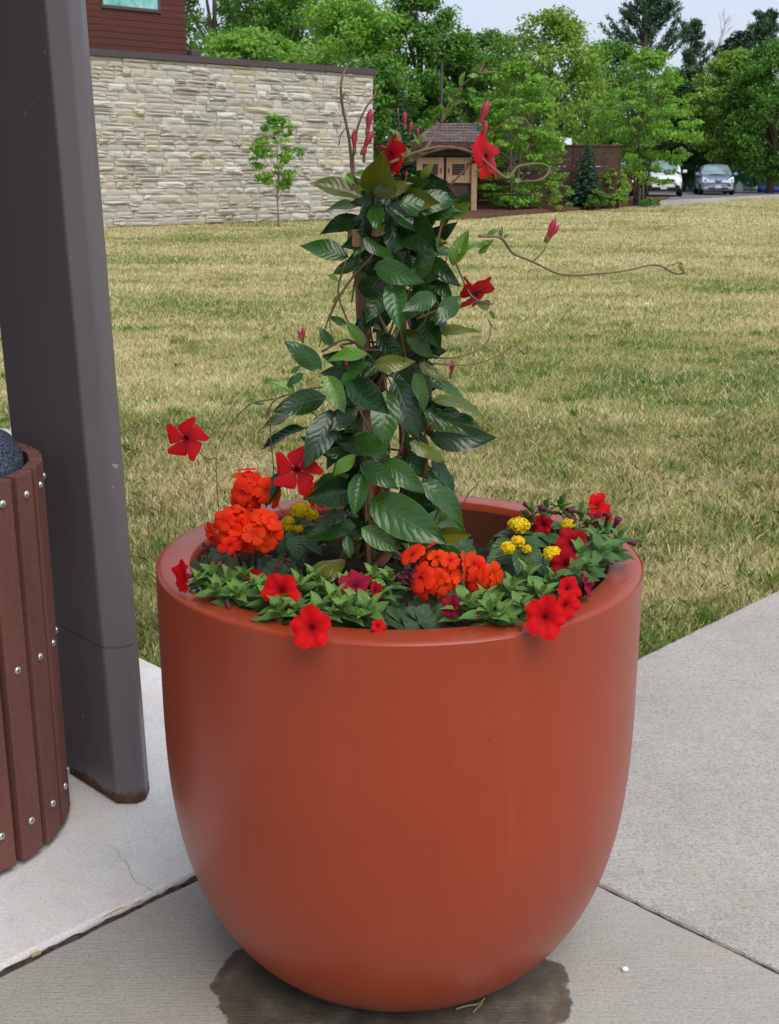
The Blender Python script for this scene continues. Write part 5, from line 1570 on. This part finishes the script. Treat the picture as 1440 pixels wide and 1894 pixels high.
petunia('petunia with bright red flowers over the front right rim', [(868, 1126), (896, 1114), (920, 1126), (946, 1102), (962, 1130), (985, 1096), (1000, 1112), (930, 1142), (974, 1080), (905, 1140), (1022, 1084)], [(1008, 1142, .872, .033, -.1, .4, 'b'), (1054, 1090, .885, .023, .7, .35, 'b'), (1050, 1120, .868, .023, .55, .25, 'b'), (1087, 1080, .872, .024, 2.6, .9, 'm'), (834, 1121, .858, .018, -.5, .5, 'm'), (893, 1135, .855, .012, .5, .2, 'm')], .852, [(962, 1160, .845, .1, -1, .022)])
petunia('petunia with velvety dark red flowers at the right rim', [(985, 955), (1012, 948), (1040, 940), (1072, 962), (1092, 978), (1120, 988), (1140, 1004), (1098, 1002), (1072, 1032), (1062, 1062), (1130, 1018), (1110, 1030), (1085, 1050), (1010, 975), (1060, 985)], [(1058, 1005, .905, .029, -.1, .5, 'd'), (1046, 1046, .885, .027, .0, .25, 'd'), (1003, 971, .90, .019, -.6, .3, 'd'), (1108, 936, .91, .026, .7, .6, 'b'), (1126, 952, .905, .022, 2.2, .3, 'b'), (1098, 963, .90, .021, -.9, 1.5, 'm')], .885,
        [(1130, 985, .90, .35, .9, .034), (1118, 975, .90, .2, 1, .03), (1025, 950, .91, -1, .5, .034), (1040, 945, .91, .8, -.6, .03), (980, 945, .90, -.6, .8, .022), (1148, 1000, .868, 1, -.15, .03), (1075, 948, .905, -1, .25, .03)], ln=.038, col=PG2)


def geranium(label, heads, leaves, name='geranium_plant', spent=()):
    ps = [on(l_[0], l_[1], .83) for l_ in leaves]; cen = sum(ps, Vector()) / len(ps); base = Vector((cen.x, cen.y, .755))
    root = thing(name, base, label, 'plant', 'geraniums in the planter')
    for i, (px, py, sz) in enumerate(leaves):
        p = ps[i]; k = rnd.uniform(.7, 1.25)
        gcol = (.075, .105, .028) if i % 5 == 2 else (.024, .062, .020)
        put('leaf', GER[i % 3], facing(p, (rnd.uniform(-.5, .5), rnd.uniform(-.9, -.2), 1), sz * .001, rnd.uniform(2.2, 4.0)), root, color=tuple(c * k for c in gcol))
        MB().tube([base.lerp(p, .1), p.lerp(base, .4) + Vector((0, 0, .01)), p], .0018, 5).build('leaf_stem', M['stem_green'], root, True)
    for (px, py, Y, Rh, nf) in heads:
        c_ = at(px, py, Y); c2 = c_ + Vector((0, .3 * Rh, 0))
        hd = put('flower_head', MB().tube([base + Vector((0, 0, .01)), base.lerp(c2, .5) + Vector((.004, -.006, 0)), c2], [.0035, .003, .0022], 6).mesh('flower_head', M['stem_dark'], True), None, root)
        k = 0; tries = 0; dirs = []
        while k < nf and tries < 900:
            tries += 1
            d = Vector((rnd.gauss(0, 1), rnd.gauss(-.55, 1), rnd.gauss(.25, 1))).normalized()
            if d.z < -.5 or d.y > .6 or any((d - e).length < .52 for e in dirs): continue
            dirs.append(d); k += 1
            put('floret', FLO[rnd.randrange(5)], facing(c2 + Vector((d.x * Rh * .70, d.y * Rh * .60, d.z * Rh * .70)) * rnd.uniform(.7, 1.2) + Vector((rnd.gauss(0, .16), rnd.gauss(0, .1), rnd.gauss(0, .14))) * Rh, d + Vector((rnd.uniform(-.35, .35), -.3 + rnd.uniform(-.3, .3), .15 + rnd.uniform(-.3, .3))), .0215 * rnd.uniform(.8, 1.2), rnd.uniform(0, 6)), hd, color=(rnd.uniform(.8, 1.08), rnd.uniform(.5, 1.3), 1))
        put('stem', MB().tube([c2 - Vector((0, 0, .012)), c2 - Vector((0, 0, .008))], .002, 5).mesh('stem', M['stem_dark']), None, hd)
    for (px, py, Y, n) in spent:
        c_ = at(px, py, Y)
        for k in range(n):
            d = Vector((rnd.uniform(-1, 1), rnd.uniform(-1, .2), rnd.uniform(-.9, .5))).normalized(); l_ = rnd.uniform(.010, .018)
            put('spent_floret', wiltM, frame(c_ + d * .012, d, (0, -1, 0), l_, l_, l_) @ Matrix.Rotation(-PI / 2, 4, 'X'), root)
    return root


geranium('geranium with stacked orange-red flower heads at the left', [(457, 921, AX - .10, .045, 20), (428, 982, AX - .19, .044, 20), (476, 984, AX - .20, .040, 18)],
         [(372, 1052, 26), (395, 1044, 28), (425, 1056, 30), (452, 1062, 26), (480, 1048, 30), (505, 1062, 30), (522, 1046, 26), (468, 1070, 28), (408, 1030, 24), (535, 1065, 24)], spent=[(420, 1028, AX - .20, 12), (398, 1024, AX - .16, 7), (512, 1030, AX - .2, 8)])
geranium('geranium with the largest orange-red flower head at the front', [(803, 1064, AX - .30, .050, 26)], [(716, 1142, 36), (748, 1152, 38), (788, 1134, 34), (806, 1146, 32), (736, 1122, 30), (768, 1108, 30), (700, 1128, 26), (822, 1126, 28), (775, 1150, 30), (840, 1140, 26)], spent=[(752, 1050, AX - .28, 18), (762, 1075, AX - .30, 10)])
geranium('small geranium with a single orange-red head right of the largest', [(889, 1071, AX - .27, .033, 13)], [(850, 1098, 26), (880, 1105, 28), (905, 1096, 26), (866, 1082, 24), (925, 1078, 24)], spent=[(862, 1080, AX - .27, 10)])
geranium('geranium mostly hidden behind the vine at the back of the planter', [(588, 915, AX + .17, .022, 8), (690, 897, AX + .2, .03, 10)], [(600, 975, 30), (640, 975, 30), (680, 965, 32), (720, 970, 30), (700, 950, 28), (820, 985, 28), (850, 1000, 30), (835, 1020, 28)])


def lant_floret(V, F, st, p, d, s):
    z = d.normalized(); x = z.orthogonal().normalized(); y = z.cross(x); b0 = len(V); a0 = rnd.uniform(0, 1.5)
    V.append(p - z * s * .18); st.append((0, .6, 0))
    for k in range(8):
        a_ = a0 + 2 * PI * k / 8; rr3 = s * (1.0 if k % 2 == 0 else .62)
        V.append(p + (x * math.cos(a_) + y * math.sin(a_)) * rr3 + z * s * rnd.uniform(-.1, .25)); st.append((0, 1, 0))
    F += [(b0, b0 + 1 + k, b0 + 1 + (k + 1) % 8) for k in range(8)]


def lantana(label, heads, leaves, cen):
    base = Vector((on(*cen, .80).x, on(*cen, .80).y, .755)); root = thing('lantana_plant', base, label, 'plant', 'lantanas in the planter')
    for (px, py, z, Rh) in heads:
        c_ = on(px, py, z); V, F, st = [], [], []
        nn = int(34 * (Rh / .022) ** 1.4) + 6
        for k in range(nn):
            h = 1 - 1.25 * (k + .5) / nn; a_ = k * 2.39996; q = math.sqrt(max(0, 1 - h * h)); d = Vector((q * math.cos(a_), q * math.sin(a_), h))
            d = (Matrix.Rotation(.55, 3, 'X') @ d)
            lant_floret(V, F, st, c_ + Vector((d.x * Rh, d.y * Rh, d.z * Rh * .7)) * rnd.uniform(.85, 1.05), d, .0066 * rnd.uniform(.8, 1.2))
        me_ = mesh('flower_head', V, F, True, M['lantana_petal']); st_attr(me_, st)
        o = put('flower_head', me_, None, root)
        MB().lathe([(0, -.4 * Rh), (.5 * Rh, -.2 * Rh), (.82 * Rh, .1 * Rh), (.6 * Rh, .45 * Rh), (0, .6 * Rh)], 10, c_).build('receptacle', M['lantana_core'], o, True)
        stemR(root, base + Vector((0, 0, .02)), c_, .002)
    for (bx, by, tx, ty, z0, z1) in leaves:
        b = on(bx, by, z0); t_ = on(tx, ty, z1); d = t_ - b; l_ = max(.022, d.length); k = rnd.uniform(.75, 1.25)
        put('leaf', LLF[rnd.randrange(2)], frame(b, d, (rnd.uniform(-.3, .3), -.6, 1), l_, l_, l_), root, color=(.032 * k, .085 * k, .022 * k))
    return root


lantana('lantana with a yellow head beside the stacked orange geranium', [(556, 944, .885, .022), (576, 953, .878, .013), (533, 963, .88, .010), (532, 975, .868, .008), (552, 977, .868, .008)],
        [(545, 975, 505, 960, .86, .865), (550, 985, 510, 985, .855, .85), (552, 990, 548, 1025, .865, .85), (545, 995, 512, 1018, .85, .835), (560, 990, 592, 1015, .85, .835), (555, 975, 590, 960, .86, .865), (560, 980, 600, 985, .855, .85), (548, 975, 555, 958, .87, .89), (540, 1000, 560, 1035, .84, .82), (570, 1000, 610, 1000, .84, .835), (530, 985, 545, 1000, .87, .86)], (552, 1010))
lantana('lantana with several yellow heads and broad leaves at the right', [(960, 971, .895, .021), (938, 1013, .89, .013), (958, 1001, .892, .012), (1022, 1025, .895, .017), (1050, 970, .90, .013), (974, 1015, .885, .007)],
        [(955, 1010, 920, 1035, .875, .865), (960, 1015, 962, 1050, .88, .86), (965, 1012, 1005, 1045, .88, .865), (950, 1000, 905, 1030, .865, .845), (945, 990, 908, 985, .875, .87), (960, 985, 925, 975, .88, .885), (975, 1005, 1012, 1003, .875, .88), (980, 1000, 1020, 985, .875, .89), (955, 1030, 930, 1070, .85, .83), (970, 1040, 975, 1080, .85, .83), (985, 1030, 1015, 1060, .86, .845), (940, 1020, 900, 1055, .85, .83), (1000, 990, 1035, 1000, .88, .885), (995, 975, 1020, 960, .885, .9), (965, 1005, 985, 990, .885, .9), (930, 1000, 895, 1010, .86, .85), (945, 1045, 915, 1085, .84, .82)], (960, 1030))
lantana('lantana glimpsed through the vine at the back of the planter', [(770, 905, .89, .014), (778, 912, .885, .010)], [(800, 940, 810, 975, .87, .85), (815, 950, 845, 975, .87, .85), (790, 945, 770, 980, .87, .85), (820, 960, 850, 1000, .86, .84), (790, 935, 805, 915, .88, .9), (830, 1000, 868, 1010, .84, .84), (840, 1015, 880, 1035, .83, .83)], (800, 960))

# ------------------------------------------------------------------ litter on the paving
simple('pebble', (.75, .74, .70), .7, .3); simple('straw', (.40, .31, .17), .8, .2)
q = on(1155, 1795, 0)
V = MB().lathe([(0, 0), (.006, .0), (.0075, .003), (.006, .0055), (0, .0065)], 9, (q.x, q.y, .001)).build('pebble', M['pebble'], smooth=True, label='small white pebble on the paving right of the planter', cat='pebble')
def straw_bit(name, pts, r_, label, cat):
    W_ = [on(px, py, 0) + Vector((0, 0, .004 + .003 * math.sin(i * 2))) for i, (px, py) in enumerate(pts)]
    MB().tube(spline(W_, 4), r_, 5).build(name, M['straw'], smooth=True, label=label, cat=cat)
straw_bit('straw', [(842, 1870), (862, 1866), (885, 1858), (896, 1848)], .0016, 'pale bent straw at the foot of the planter', 'straw')
straw_bit('straw', [(874, 1876), (884, 1868), (893, 1856)], .0012, 'short straw lying close beside the bent straw', 'straw')
straw_bit('straw', [(190, 1700), (215, 1688), (240, 1676), (262, 1668)], .0012, 'dry grass stem lying in the left slab joint', 'straw')
q = on(66, 1767, 0)
put('wood_chip', MB().box((0, 0, 0), (.020, .008, .003)).mesh('wood_chip', M['straw']), Matrix.Translation((q.x, q.y, .003)) @ Matrix.Rotation(.7, 4, 'Z') @ Matrix.Rotation(.2, 4, 'X'), label='tan wood chip wedged in the left slab joint', cat='wood chip')
